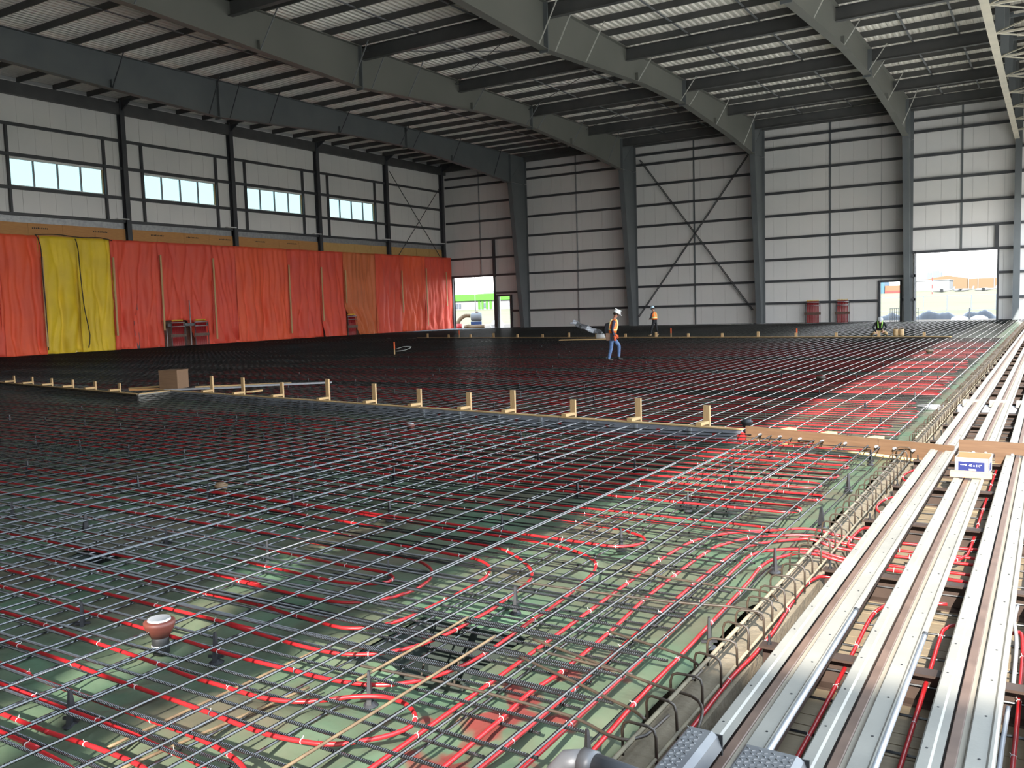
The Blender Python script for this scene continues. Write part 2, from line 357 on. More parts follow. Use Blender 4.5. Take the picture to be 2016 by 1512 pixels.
# faded stencil marks on the plywood
for yy in (31.5, 35.6, 40, 43, 46, 49.5, 53):
    m = MB(); zz = 7.98
    for k in range(9): m.add([(XL+.0765, yy+k*.12, zz), (XL+.0765, yy+k*.12+.08, zz), (XL+.0765, yy+k*.12+.08, zz+.08+.03*(k % 2)), (XL+.0765, yy+k*.12, zz+.08)], [(0,1,2,3)])
    m.build('stencil_mark', 'rebar_brown', tr2)
for i, (a, b) in enumerate(WIN):
    z0, z1 = 10.55, 12.22
    wo = struct(MB().box(XL-.08, XL+.03, a, b, z1-.05, z1).build('window_%d' % (i+1), 'white'), 'strip window of four panes high in the left wall')
    MB().box(XL-.08, XL+.03, a, b, z0, z0+.05).build('window_sill', 'white', wo)
    for yy in (a, b-.06): MB().box(XL-.08, XL+.03, yy, yy+.06, z0+.05, z1-.05).build('window_frame', 'white' if yy == a else 'lumber_z', wo)
    for k in (1, 2, 3): MB().box(XL-.08, XL+.02, a+(b-a)*k/4-.045, a+(b-a)*k/4+.045, z0+.05, z1-.05).build('mullion', 'pvc_light', wo)
    for k in range(4): MB().box(XL-.035, XL-.03, a+(b-a)*k/4+.04, a+(b-a)*(k+1)/4-.04, z0+.04, z1-.04).build('pane', 'glazing', wo)
ORD17 = 'first second third fourth fifth sixth seventh eighth ninth tenth eleventh twelfth thirteenth fourteenth fifteenth sixteenth seventeenth'.split()
ORD = ['first', 'second', 'third', 'fourth', 'fifth', 'sixth', 'seventh', 'eighth', 'ninth', 'tenth']
for i, yc in enumerate(CYall[1:]):
    vis = i-5
    lab = ('slim dark wall column, %s from the left in the photo' % ORD[vis]) if 0 <= vis < 4 else ('slim dark corner column where left and far walls meet' if vis == 4 else 'slim dark wall column out of frame at left')
    t = thing('steel_column', lab, 'column', (XL+.22, yc, 0), 0, 'left wall columns')
    pr = isec(.2, -.2, 0, .34)
    MB().loft([[(p[1], p[0], z) for p in pr] for z in (16.9, 0)]).build('shaft', 'steel_dark', t)
    MB().box(-.22, .25, -.22, .22, -.05, .03).build('base_plate', 'steel_dark', t)
    MB().box(.0, .3, -.9, -.05, 8.93, 8.99).build('white_bracket', 'white', t)
    MB().loft([[(-.2, -.05, 16.9), (1.3, -.05, 16.9), (1.3, .05, 16.9), (-.2, .05, 16.9)], [(-.2, -.05, 16.1), (.0, -.05, 16.1), (.0, .05, 16.1), (-.2, .05, 16.1)]]).build('gusset', 'steel_dark', t)
for p, q in (((66.2, 15.4), (74.4, 7.0)), ((74.4, 14.8), (66.2, 6.6))):
    MB().bar((XL+.45, p[0], p[1]), (XL+.45, q[0], q[1]), .05, .05).build('brace_rod', 'steel_dark', wall_left)

# ------------------------------------------------------------------ roof
m = MB(); pts = []; x = XL
while x < XR:
    pts += [(x, 0), (x+.14, 0), (x+.19, .08), (x+.28, .08)]; x += .34
pts = [(px_, ZR+pz) for px_, pz in pts]
n = len(pts); m.add([(p[0], yy, p[1]) for yy in (YF, YB+.2) for p in pts], [(i, i+n, i+n+1, i+1) for i in range(n-1)])
o = len(m.v); m.add([(XL-.3, YF, ZR+.15), (XR, YF, ZR+.15), (XR, YB+.3, ZR+.15), (XL-.3, YB+.3, ZR+.15)], [(0,1,2,3)])
ceiling = struct(m.build('ceiling', 'deck'), 'corrugated metal roof deck seen from below')
zp = [(-.04,0),(.04,0),(.04,.03),(.012,.03),(.012,.31),(.06,.31),(.06,.34),(-.012,.34),(-.012,.03),(-.04,.03)]
k = 0; y = CY[0] - PUR*25
while y < YB-.4:
    if y > YF: MB().loft([[(xx, y+p[0], 16.76+p[1]) for p in zp] for xx in (XR-.1, XL+.1)]).build('purlin', 'purlin', ceiling)
    y += PUR
for i in range(len(CX)):
    a, b = CX[i], (CX[i+1] if i < 3 else -2.45)
    for fr in ((1/3, 2/3) if i else (.5,)):
        xx = a+(b-a)*fr; y = CY[0]-PUR*25
        MB().box(xx-.05, xx+.05, YF, YB-.4, 16.80, 16.84).build('sag_strip', 'sag', ceiling)
pr = isec(16.75, 16.05, 0, .3)
for i in (1, 2, 3):
    a, b = CX[i], (CX[i+1] if i < 3 else -2.45)
    for yc in [CY[0]+9.25*k for k in (-5,-4,-3,-2,-1)] + CY[:4] + [72.6]:
        MB().loft([[(xx, yc+.35+p[0], p[1]) for p in pr] for xx in (b-.03, a+.03)]).build('strut_beam', 'purlin', ceiling)
for i in (1,):                                            # light X rods in plan
    for yc in (CY[0], CY[1], CY[2]):
        for p, q in (((CX[1], yc), (CX[2], yc+9.2)), ((CX[2], yc), (CX[1], yc+9.2))):
            MB().tube([(p[0], p[1], 16.5), (q[0], q[1], 16.5)], .02, 6).build('brace_rod', 'steel_dark', ceiling)

# ------------------------------------------------------------------ steel portal frames
PROF = [(-20, 15.2), (.8, 14.3), (19.4, 15.2), (24, 15.15), (38.13, 14.5), (50, 15.2), (56.75, 15.25), (66, 14.65), (72.5, 14.0)]
def zbot(y): return float(np.interp(y, [p[0] for p in PROF], [p[1] for p in PROF]))
FL = ['dark steel frame nearest the left wall', 'steel frame second from the left wall', 'steel frame third from the left wall', 'grey steel frame landing left of the wide doorway']
for i, xc in enumerate(CX):
    t = thing('steel_portal', FL[i], 'steel frame', (xc, 0, 0), 0, 'roof frames')
    mt = ['steel', 'rafter', 'rafter', 'rafter'][i]
    sec = []                                              # tapered column
    for z, yi in ((14.1, 72.5), (0, 74.2)):
        h, tf, tw = .22, .03, .02
        q = [(-h, yi), (h, yi), (h, yi+tf), (tw, yi+tf), (tw, 75.4-tf), (h, 75.4-tf), (h, 75.4), (-h, 75.4), (-h, 75.4-tf), (-tw, 75.4-tf), (-tw, yi+tf), (-h, yi+tf)]
        sec.append([(p[0], p[1], z) for p in q])
    MB().loft(sec).build('column', 'steel', t)
    MB().loft([[(p[0], p[1], z) for p in [(s_[0], s_[1]) for s_ in sec[0]]] for z in (16.7, 14.13)]).build('knee', 'steel', t)
    MB().bar((.03, 72.6, 14.1), (.03, 75.2, 16.5), .02, .18).build('knee_stiffener', 'steel', t)
    MB().box(-.3, .3, 73.9, 75.5, -.1, .03).build('base_plate', 'steel', t)
    cuts = [-20, 19.4, 38.13, 56.75, 72.5]
    for a, b in zip(cuts[:-1], cuts[1:]):
        st = [a+.02] + [p[0] for p in PROF if a < p[0] < b] + [b-.02]
        MB().loft([[(p[0], yy, p[1]) for p in isec(16.75, zbot(yy), yy, .44)] for yy in reversed(st)]).build('rafter', mt, t)
    for yc in cuts[1:-1]:
        MB().box(-.24, .24, yc-.03, yc+.03, zbot(yc)-.12, 16.8).build('splice_plate', 'steel', t)
    for yc in (24, 30.8, 37.3, 38.9, 42.2, 49.0, 55.9, 57.5, 63.0, 69.5):
        zb = zbot(yc)
        if i < 3 or yc > 40:
            MB().bar((.2, yc, zb+.02), (1.15 if i else .9, yc+.35, 16.75), .05, .05).build('flange_brace', 'brace' if i > 1 else ('sag' if i else 'steel_dark'), t)
    # web stiffeners
    for yc in (30.8, 49.0, 63.0): MB().box(.02, .2, yc-.01, yc+.01, zbot(yc)+.03, zbot(yc)+.5).build('stiffener', mt, t)
# header truss over the door tracks and its end column
t = thing('door_header_truss', 'beige lattice truss above the door tracks at top right', 'truss', (-2.5, 0, 0))
for a, b in ((-18, 20), (20, 47), (47, 60), (60, 75.2)): MB().box(-.16, .16, a+.01, b-.01, 13.2, 13.26).build('bottom_chord', 'beige_steel', t)
MB().box(-.02, .02, -18, 75.2, 13.26, 13.7).build('chord_web', 'steel', t)
MB().box(-.15, .15, -18, 75.2, 16.4, 16.7).build('top_chord', 'steel', t)
MB().box(4.0, 4.2, -18, 75.2, 13.0, 17.2).build('fascia', 'steel', t); MB().box(4.0, 4.2, 50, 75.2, 9.6, 13.0).build('sun_block_panel', 'steel', t)  # lower panel added only to keep the sun off the far wall
y = 35.3
ks = [35.3-4.45*k for k in range(11, 0, -1)] + [35.3+4.45*k for k in range(9)]
for k, y in enumerate(ks):
    MB().box(.05, 4.05, y-.05, y+.05, 13.24, 13.32).build('cross_strut', 'beige_steel', t)
    MB().box(.1, .45, y-.16, y+.16, 13.3, 16.4).build('post', 'steel', t)
    if k+1 < len(ks):
        MB().bar((.1, y, 13.3), (4.0, y+4.45, 13.3), .05, .05).build('diagonal', 'beige_steel', t)
        MB().bar((4.0, y, 13.3), (.1, y+4.45, 13.3), .05, .05).build('diagonal', 'beige_steel', t)
        MB().bar((.3, y, 13.4), (.3, y+4.45, 16.3), .06, .06).build('web_diagonal', 'galv', t)
    MB().box(.1, 4.0, y-.03, y+.03, 15.0, 15.12).build('mid_strut', 'steel', t)
t = thing('steel_column', 'grey end column under the beige truss, right of the wide doorway', 'column', (-2.4, 74.9, 0))
MB().loft([[(p[0], p[1], z) for p in isec(.4, -.5, 0, .42)] for z in (16.8, 0)]).build('shaft', 'steel', t)
MB().box(-.3, .3, -.6, .5, -.1, .03).build('base_plate', 'steel', t)
struct(MB().box(XL-.2, XR, YF-.3, YF, -.2, 17.2).build('wall_front', 'backing'), 'wall behind the camera')

# ------------------------------------------------------------------ rebar mats
def ribbed(L, r, n=6):
    secs = []; x = 0
    while x < L:
        for dx, rr in ((0, r*.9), (.006, r*.9), (.0075, r*1.16), (.0115, r*1.16)):
            secs.append([(x+dx, rr*math.cos(a*2*math.pi/n), rr*math.sin(a*2*math.pi/n)) for a in range(n)])
        x += .013
    return MB().loft(secs).mesh('ribbed_bar', 'rebar')
def plainbar(r, n=6, mt='rebar'):
    return MB().loft([[(xx, r*math.cos(a*2*math.pi/n), r*math.sin(a*2*math.pi/n)) for a in range(n)] for xx in (0, 1)]).mesh('plain_bar', mt, False)
RIB_Y, RIB_X = ribbed(13.0, .0078), ribbed(11.0, .0085)
PL = plainbar(.0075)
def rbar(par, x, y, z, L, rz, me=None, tilt=0):
    o = obj('rebar', me or PL, par, (x, y, z)); o.rotation_euler = (0, tilt, rz)
    if me is None: o.scale.x = L
    return o
Z_LY, Z_LX, Z_P, Z_TX, Z_TY = .05, .067, .095, .145, .162
near = thing('rebar_mat', 'near rebar mat on green sheet, in front of the plywood bulkhead', 'rebar mat')
tx = [-1.97, -2.13, -2.50, -2.78, -2.90, -3.24, -3.41, -3.57, -3.73, -4.07, -4.36, -4.66, -5.0, -5.34, -5.67, -6.02, -6.34]
while tx[-1] > -30: tx.append(tx[-1]-.33-random.uniform(-.02, .02))
for x in tx:
    ye = yform(x)-.06 if x > -20.7 else 14.4+(-20.6-x)*.16
    ribb = x > -14
    j = random.uniform(-.0035, .0035)
    if ribb: rbar(near, x+13*math.sin(j), ye-13.0, Z_TY, 13, math.pi/2+j, RIB_Y)
    else: rbar(near, x, max(1.5, -x/2.2-1), Z_TY, ye-max(1.5, -x/2.2-1), math.pi/2+j)
    if random.random() < .35 and x < -2.2:                # lapped second bar
        ys_ = random.uniform(4, 10)
        rbar(near, x+.022, ys_, Z_TY, random.uniform(2, ye-ys_), math.pi/2)
lx = -1.9
while lx > -17:
    rbar(near, lx, 1.4, Z_LY, yform(lx)-1.5, math.pi/2+random.uniform(-.004, .004)); lx -= .33+random.uniform(-.03, .03)
yx = [2.2, 2.52, 2.69, 3.02, 3.30, 3.62, 3.93, 3.965, 4.25, 4.29, 4.6, 4.64, 4.97, 5.3]
while yx[-1] < 12.9: yx.append(yx[-1]+.33+random.uniform(-.03, .03))
for y in yx:
    xe = -1.9-random.uniform(-.05, .25); j = random.uniform(-.004, .004)
    if y < 5.6: rbar(near, xe-11*math.cos(j), y-11*math.sin(j), Z_TX, 11, j, RIB_X)
    else: rbar(near, max(-31, -2.1*y-3), y, Z_TX, xe-max(-31, -2.1*y-3), 0)
    if y > 4 and random.random() < .4: rbar(near, xe-random.uniform(2.5, 5), y+.02, Z_TX, random.uniform(2, 2.4), 0, None)
y = 2.35
while y < 12.9:
    if y < 6: rbar(near, -2.0-random.uniform(0, .3)-11, y, Z_LX, 11, 0, RIB_X)
    else: rbar(near, max(-31, -2.1*y-3), y, Z_LX, -2.0-random.uniform(0, .3)-max(-31, -2.1*y-3), 0)
    y += .33+random.uniform(-.03, .03)
y = 13.2
while y < 16.4:
    xe = -3.9-(y-13.24)/.134-.3
    if xe > -30: rbar(near, -31, y, Z_TX, xe+31, 0)
    y += .33
# hooked and rusty bars of the near mat
HOOKS = [('rebar_brown', .15, [(-2.73,6.05),(-2.01,6.01),(-1.75,6.04),(-1.64,6.0),(-1.57,5.9)]),
         ('rebar_brown', .15, [(-3.4,5.45),(-2.63,5.5),(-2.14,5.55),(-1.79,5.63),(-1.64,5.6),(-1.56,5.48)]),
         ('rebar_brown', .15, [(-2.34,4.85),(-2.07,4.78),(-1.83,4.71),(-1.7,4.64),(-1.63,4.54),(-1.64,4.41)]),
         ('rebar_brown', .15, [(-2.7,4.52),(-2.1,4.35),(-1.75,4.25),(-1.57,4.22),(-1.49,4.14),(-1.45,4.04),(-1.42,3.9)]),
         ('rebar_brown', .155, [(-2.63,4.24),(-2.13,4.06),(-1.9,3.97),(-1.78,3.93),(-1.68,3.86)]),
         ('rebar_brown', .155, [(-3.4,3.7),(-2.81,3.74),(-2.21,3.73),(-1.95,3.7),(-1.77,3.63),(-1.66,3.63),(-1.61,3.71),(-1.59,3.95)]),
         ('rebar_rust', .178, [(-2.89,2.2),(-2.89,3.4),(-2.9,4.4)]), ('rebar_rust', .178, [(-3.23,3.5),(-3.23,4.12),(-3.24,4.6)]),
         ('rebar_brown', .15, [(-2.6,4.38),(-2.0,4.33),(-1.95,4.32)]), ('rebar_rust', .06, [(-4.0,2.5),(-3.95,4.0)]), ('rebar_rust', .06, [(-3.75,2.4),(-3.6,3.5)])]
for mt, z, pl in HOOKS:
    MB().tube([(p[0], p[1], z) for p in smooth_line(pl, .05)], .0085, 7).build('hooked_rebar', mt, near, smooth=True)

def yfar(x): return 45.3+(-4-x)*.14
mid = thing('rebar_mat', 'wide rebar mat between the near timber form and the far form line', 'rebar mat')
far_ = thing('rebar_mat', 'dark rebar mat behind the far form line, against the far wall', 'rebar mat')
x = -1.95; i = 0; jog = {2: 1, 3: 1, 4: 1}
while x > -53.1:
    y0, y1 = yform(x)+.1, yfar(x)-.1
    rbar(mid, x, y0, Z_TY, y1-y0, math.pi/2+random.uniform(-.002, .002)); rbar(far_, x, yfar(x)+.1, Z_TY, 73.95-yfar(x), math.pi/2)
    x -= .36+random.uniform(-.05, .05)
    i += 1
y = 13.5
while y < 45.2:
    xl = -3.9-(y-13.24)/.134+.3 if y < 17.2 else -53.2
    if xl < -2.4: rbar(mid, xl, y, Z_TX, -1.84-random.uniform(0, .15)-xl, 0)
    y += .29
m = MB()
for k, y in enumerate(np.arange(17.3, 45, .33)): m.box(-53.2, -2.1, y, y+.014, Z_LX-.014, Z_LX)
o = m.build('lower_rebar', 'rebar', mid); o['kind'] = 'stuff'
m = MB()
for x in np.arange(-40, -2, .33): m.box(x, x+.014, yform(x)+.2, yfar(x)-.2, Z_LY-.008, Z_LY+.006)
o = m.build('lower_rebar', 'rebar', mid); o['kind'] = 'stuff'
y = 45.6
while y < 74.0:
    xl = -53.2; xr = -2.2 if y > 45.4 else -4
    if y < 52: xr, xl = -2.2 - max(0, 0), max(-53.2, -4-(y-45.3)/.14+.5) if y < 52 else -53.2
    rbar(far_, xl, y, Z_TX, xr-xl, 0); y += .36
y = 45.6
while y < 52:
    xr = -4-(y-45.3)/.14-.4
    rbar(mid, -53.2, y, Z_TX, xr+53.2, 0); y += .36

# ------------------------------------------------------------------ red heating pipes
RP = .0125
def ring_mesh():
    m = MB(); secs = []
    for i in range(9):
        a = i*2*math.pi/8; c = Vector((0, math.cos(a), math.sin(a)))*.0128
        secs.append([tuple(c + Vector((dx, 0, 0)) + c.normalized()*dr) for dx, dr in ((-.0022, 0), (.0022, 0), (.0022, .0018), (-.0022, .0018))])
    m.loft(secs, False); m.box(-.0015, .0015, -.001, .001, .013, .028); return m.mesh('cable_tie', 'tie')
TIE = ring_mesh()
def pipe(pts, label, ties=True, z=Z_P, step=.05, n=8, group='red heating pipes', r=RP):
    P = [(p[0], p[1], z if len(p) < 3 else p[2]) for p in pts]
    line = smooth_line(P, step); m = MB(); m.tube(line, r, n); c = line[len(line)//2]
    o = m.build('heating_pipe', 'pex', smooth=True); tag(o, label, 'pipe', group)
    if ties:
        acc = random.uniform(.1, .5); last = np.array(line[0])
        for p in line[1:]:
            p = np.array(p); d = np.linalg.norm(p-last)
            while acc < d and d > 1e-5:
                q = last+(p-last)*(acc/d)
                if q[0] > -9:
                    tq = obj('cable_tie', TIE, o, tuple(q)); dv = p-last; tq.rotation_euler = (random.uniform(-1, 1), 0, math.atan2(dv[1], dv[0]))
                acc += .66
            acc -= d; last = p
    return o
LOOPS = [
 ([(-14,5.0),(-6.48,5.07),(-6.0,5.05),(-5.31,5.0),(-4.8,4.97),(-4.61,4.99),(-4.45,5.06),(-4.38,5.15),(-4.41,5.25),(-4.54,5.32),(-4.69,5.33),(-5.02,5.33),(-5.56,5.37),(-6.09,5.4),(-6.9,5.42),(-14,5.4)], 'smallest red pipe loop turning back, inside all the other U-bends'),
 ([(-14,5.8),(-7.36,5.81),(-6.7,5.81),(-6.1,5.78),(-5.56,5.73),(-4.99,5.72),(-4.62,5.73),(-4.32,5.6),(-4.15,5.4),(-4.08,5.18),(-4.08,5.0),(-4.14,4.82),(-4.25,4.69),(-4.37,4.62),(-4.54,4.6),(-5.0,4.6),(-5.54,4.63),(-5.97,4.66),(-14,4.66)], 'red pipe loop just outside the smallest U-bend'),
 ([(-15,6.2),(-7.88,6.2),(-7.13,6.18),(-6.09,6.11),(-5.05,6.03),(-4.41,5.99),(-4.1,5.96),(-3.9,5.85),(-3.79,5.68),(-3.74,5.5),(-3.72,5.15),(-3.73,4.78),(-3.74,4.57),(-3.8,4.4),(-3.87,4.31),(-3.96,4.25),(-4.08,4.23),(-4.49,4.26),(-4.87,4.29),(-5.49,4.3),(-13,4.3)], 'third red pipe loop out from the smallest U-bend'),
 ([(-15,6.6),(-8.37,6.6),(-7.19,6.55),(-6.12,6.49),(-5.2,6.41),(-4.71,6.37),(-4.25,6.35),(-4.03,6.3),(-3.8,6.15),(-3.62,6.0),(-3.47,5.82),(-3.38,5.58),(-3.34,5.24),(-3.31,4.99),(-3.31,4.79),(-3.31,4.56),(-3.33,4.37),(-3.38,4.19),(-3.5,4.01),(-3.66,3.91),(-3.77,3.88),(-4.0,3.87),(-4.43,3.89),(-4.82,3.92),(-5.05,3.94),(-12,3.95)], 'fourth red pipe loop out, crossing above the open square pit'),
 ([(-14,6.95),(-8,6.9),(-5.47,6.75),(-5.04,6.7),(-4.45,6.68),(-3.83,6.64),(-3.45,6.53),(-3.19,6.35),(-3.08,6.15),(-3.03,5.95),(-3.0,5.71),(-2.97,5.42),(-2.95,5.15),(-2.95,4.94),(-2.93,4.58),(-2.92,4.3),(-2.94,4.08),(-3.0,3.88),(-3.1,3.73),(-3.23,3.64),(-3.41,3.59),(-3.58,3.57),(-3.79,3.57),(-4.07,3.56),(-4.44,3.56),(-4.95,3.59),(-6.04,3.62),(-6.98,3.66),(-11,3.66)], 'outermost of the five nested red pipe loops by the pit'),
 ([(-10,3.35),(-6.53,3.33),(-6.08,3.32),(-5.51,3.29),(-5.02,3.27),(-4.65,3.25),(-4.29,3.22),(-3.99,3.22),(-3.69,3.22),(-3.48,3.27),(-3.36,3.35),(-3.22,3.48),(-3.07,3.55),(-2.91,3.53),(-2.79,3.45),(-2.74,3.35),(-2.77,3.23),(-2.87,3.1),(-3.0,3.0),(-3.28,2.94),(-3.53,2.94),(-3.88,2.96),(-4.26,2.97),(-4.71,2.98),(-5.14,3.0),(-5.66,3.01),(-10,3.04)], 'S-shaped red pipe loop nearest the camera, just below the pit'),
 ([(-9,2.8),(-5.52,2.79),(-5.2,2.77),(-4.66,2.76),(-3.97,2.75),(-3.63,2.74),(-3.33,2.7),(-3.12,2.62),(-2.9,2.45)], 'red pipe running out of the bottom edge, highest of four at lower left'),
 ([(-9,2.63),(-5.22,2.62),(-4.84,2.61),(-4.05,2.61),(-3.74,2.59),(-3.35,2.56),(-3.1,2.4)], 'red pipe running out of the bottom edge, second of four at lower left'),
 ([(-9,2.42),(-4.81,2.41),(-4.37,2.41),(-4.0,2.43),(-3.59,2.42),(-3.3,2.3)], 'red pipe running out of the bottom edge, third of four at lower left'),
 ([(-9,2.3),(-4.62,2.29),(-4.35,2.28),(-3.9,2.25),(-3.5,2.15)], 'red pipe in the bottom left corner, lowest of four'),
 ([(-14,7.4),(-5,7.42),(-3.53,7.38),(-3.35,7.33),(-3.14,7.22),(-3.05,7.08),(-3.06,6.96),(-3.15,6.85),(-3.4,6.8),(-4.5,6.84),(-14,7.1)], 'short red pipe U-bend lying beyond the five nested loops'),
 ([(-.2,8.3,.02),(-1.45,8.22,.02),(-1.85,8.1),(-2.17,7.9),(-2.36,7.76),(-2.52,7.59),(-2.65,7.32),(-2.7,6.96),(-2.71,6.34),(-2.68,5),(-2.66,3.9),(-2.64,2.3)], 'red supply pipe curving over the edge cage, farthest of five'),
 ([(-.2,8.0,.02),(-1.4,7.98,.02),(-1.78,7.87),(-2.05,7.76),(-2.23,7.61),(-2.38,7.32),(-2.45,6.97),(-2.45,5.78),(-2.4,5.04),(-2.38,4.3),(-2.4,3.95),(-2.37,3.52),(-2.33,2.3)], 'red supply pipe curving over the edge cage, second farthest of five'),
 ([(-.2,7.8,.02),(-1.4,7.8,.02),(-1.75,7.74),(-1.86,7.71),(-2.06,7.52),(-2.19,7.3),(-2.24,6.97),(-2.25,6.0),(-2.22,4.6),(-2.2,3.2),(-2.2,2.3)], 'red supply pipe curving over the edge cage, middle of five'),
 ([(-.2,7.5,.02),(-1.3,7.5,.02),(-1.68,7.41),(-1.98,7.27),(-2.08,7.09),(-2.1,6.78),(-2.06,5.6),(-2.04,4.41),(-2.03,3.31),(-2.03,2.3)], 'red supply pipe curving over the edge cage, fourth of five'),
 ([(-.2,7.25,.02),(-1.3,7.4,.02),(-1.68,7.31),(-1.87,7.09),(-1.93,6.8),(-1.91,6.4),(-1.89,5.89),(-1.86,4.91),(-1.85,4.24),(-1.82,3.6),(-1.79,2.6)], 'red supply pipe hugging the edge of the green sheet'),
 ([(-1.54,3.2,.02),(-1.54,4.11,.02),(-1.55,4.79,.02),(-1.53,5.22,.02),(-1.53,5.64,.02),(-1.56,6.22,.02),(-1.57,6.69,.02),(-1.54,6.9,.02),(-1.48,6.98,.02),(-1.2,7.0,.02)], 'red pipe running between edge cage and the first track'),
 ([(-1.0,3.2,.02),(-1.0,4.4,.02),(-1.01,5.5,.02),(-1.02,6.15,.02),(-.99,6.42,.02),(-.9,6.6,.02),(-.6,6.7,.02)], 'red pipe in the gap between first and second tracks'),
 ([(-.56,3.2,.02),(-.565,4.21,.02),(-.57,5.14,.02),(-.575,6.01,.02),(-.56,6.2,.02),(-.48,6.32,.02),(-.2,6.4,.02)], 'red pipe in the gap between second and third tracks'),
 ([(-.56,14,.02),(-.57,10,.02),(-.57,8.3,.02),(-.6,7.98,.02),(-.7,7.85,.02),(-1,7.85,.02)], 'red pipe under the cardboard box between the tracks'),
 ([(-.13,3.0,.02),(-.12,6.0,.02),(-.2,6.3,.02),(-.4,6.35,.02)], 'red pipe at the right edge beside the third track'),
 ([(-1.38,7.75,.03),(-1.5,7.95,.03),(-1.5,8.5,.03),(-1.44,8.62,.03),(-1.3,8.65,.03)], 'short bent red pipe stub nearest beside the first track'),
 ([(-1.3,9.2,.03),(-1.48,9.35,.03),(-1.52,9.7,.03),(-1.45,10.05,.03),(-1.3,10.1,.03)], 'middle bent red pipe stub beside the first track'),
 ([(-1.3,10.9,.03),(-1.46,11.05,.03),(-1.5,11.4,.03),(-1.42,11.8,.03),(-1.3,11.85,.03)], 'farthest bent red pipe stub beside the first track'),
]
for pl, lab in LOOPS: pipe(pl, lab)
def uloop(y0, y1, xr, xl, label, group, n=8, ties=False):
    r = (y1-y0)/2; yc = (y0+y1)/2
    arc = [(xr-r+r*math.cos(a), yc+r*math.sin(a)) for a in np.linspace(-math.pi/2, math.pi/2, 7)]
    pipe([(xl, y0), ((xl+xr)/2, y0)]+arc+[((xl+xr)/2, y1), (xl, y1)], label, ties, n=n, group=group, step=.12)
y = 7.75; kk = 0
while y < 12.7:
    uloop(y, y+random.choice((.26, .3)), -2.0-random.uniform(0, .2), max(-26, -2.1*y-2), '%s red pipe U-loop counting from the pit to the plywood bulkhead' % ORD[min(kk, 9)], 'red loops before the near form', 8, True)
    y += .62 if random.random() < .8 else .9
    kk += 1
y = 14.2; k = 0
while y < 44.6:
    uloop(y, y+.3, -1.95-random.uniform(0, .3), -3.9-(y-13.24)/.134+.6 if y < 17 else -27, 'red heating pipe U-loop under the wide middle rebar mat', 'red loops in the middle mat', 6)
    y += .70; k += 1
    if k % 7 == 0: y += 1.1
# sheet-like run of pipes in the far left is hidden by the bars above it

# ------------------------------------------------------------------ bar chairs
ch = thing('bar_chair', 'black plastic bar chair with a pointed fin between the bars', 'bar chair', (-4.49, 3.58, 0), .5, 'plastic bar chairs')
m = MB(); m.loft([[(-.014,-.034,.02),(.014,-.034,.02),(.014,.034,.02),(-.014,.034,.02)], [(-.006,-.011,.205),(.006,-.011,.205),(.006,.011,.205),(-.006,.011,.205)]]); m.build('fin', 'plastic_dark', ch)
m = MB(); m.lathe([(.045, 0), (.05, .008), (.03, .022), (.02, .03)], n=12); m.build('foot', 'plastic_dark', ch)
m = MB(); m.box(-.05, .05, -.008, .008, .04, .055); m.build('cradle_arm', 'plastic_dark', ch)
spots = []
for j in range(6):
    for i in range(14):
        x, y = -1.85-1.33*i, 3.58+1.68*j
        if x > -1.9*y-1 and y < 12.6 and not (i == 2 and j == 0): spots.append((x-.02*j+random.uniform(-.06, .06), y+random.uniform(-.08, .08)))
spots += [(-4.5, 2.62), (-5.75, 2.5)]
for x, y in spots: dup(ch, (x, y, 0), random.uniform(0, 1.2))
for j in range(13):
    for i in range(12):
        x, y = -2.4-1.9*i-.6*(j % 2), 15.4+2.1*j
        if y > yform(x)+.5: dup(ch, (x, y, 0), random.uniform(0, 1.2), 'tiny bar chair fin showing above the middle rebar mat', 'chairs in the middle mat')

# ------------------------------------------------------------------ edge cage
cage = thing('edge_cage', 'rusty stirrup cage along the slab edge beside the tracks', 'rebar cage', (-1.65, 0, 0))
for a, b in ((3.0, 13.0), (13.6, 42), (42, 75)):
    for x, z, mt, r in ((-.0, .155, 'bar_dusty', .013), (.085, .045, 'bar_dusty', .011), (-.07, .06, 'rebar_brown', .009)):
        MB().tube([(x, a, z), (x+.004, (a+b)/2, z), (x, b, z)], r*.9, 8).build('long_bar', mt, cage, smooth=True)
sm = MB(); sp = [(-.085, 0, .02), (-.085, 0, .15), (-.075, 0, .185), (-.05, 0, .198), (.05, 0, .198), (.08, 0, .185), (.09, 0, .15), (.09, 0, .0)]
sm.tube(sp, .0075, 6); SME = sm.mesh('stirrup', 'rebar_brown', True)
y = 3.72; k = 0
while y < 74 and k < 290:
    if not 13.0 < y < 13.5:
        o = obj('stirrup', SME, cage, (random.uniform(-.012, .012), y, 0)); o.rotation_euler = (random.uniform(-.08, .08), 0, random.uniform(-.25, .25)); k += 1
    y += .29+random.uniform(-.03, .03) if y < 13 else .24
MB().box(-.14, .12, 3, 75, -.14, -.02).build('footing', 'soil', cage)

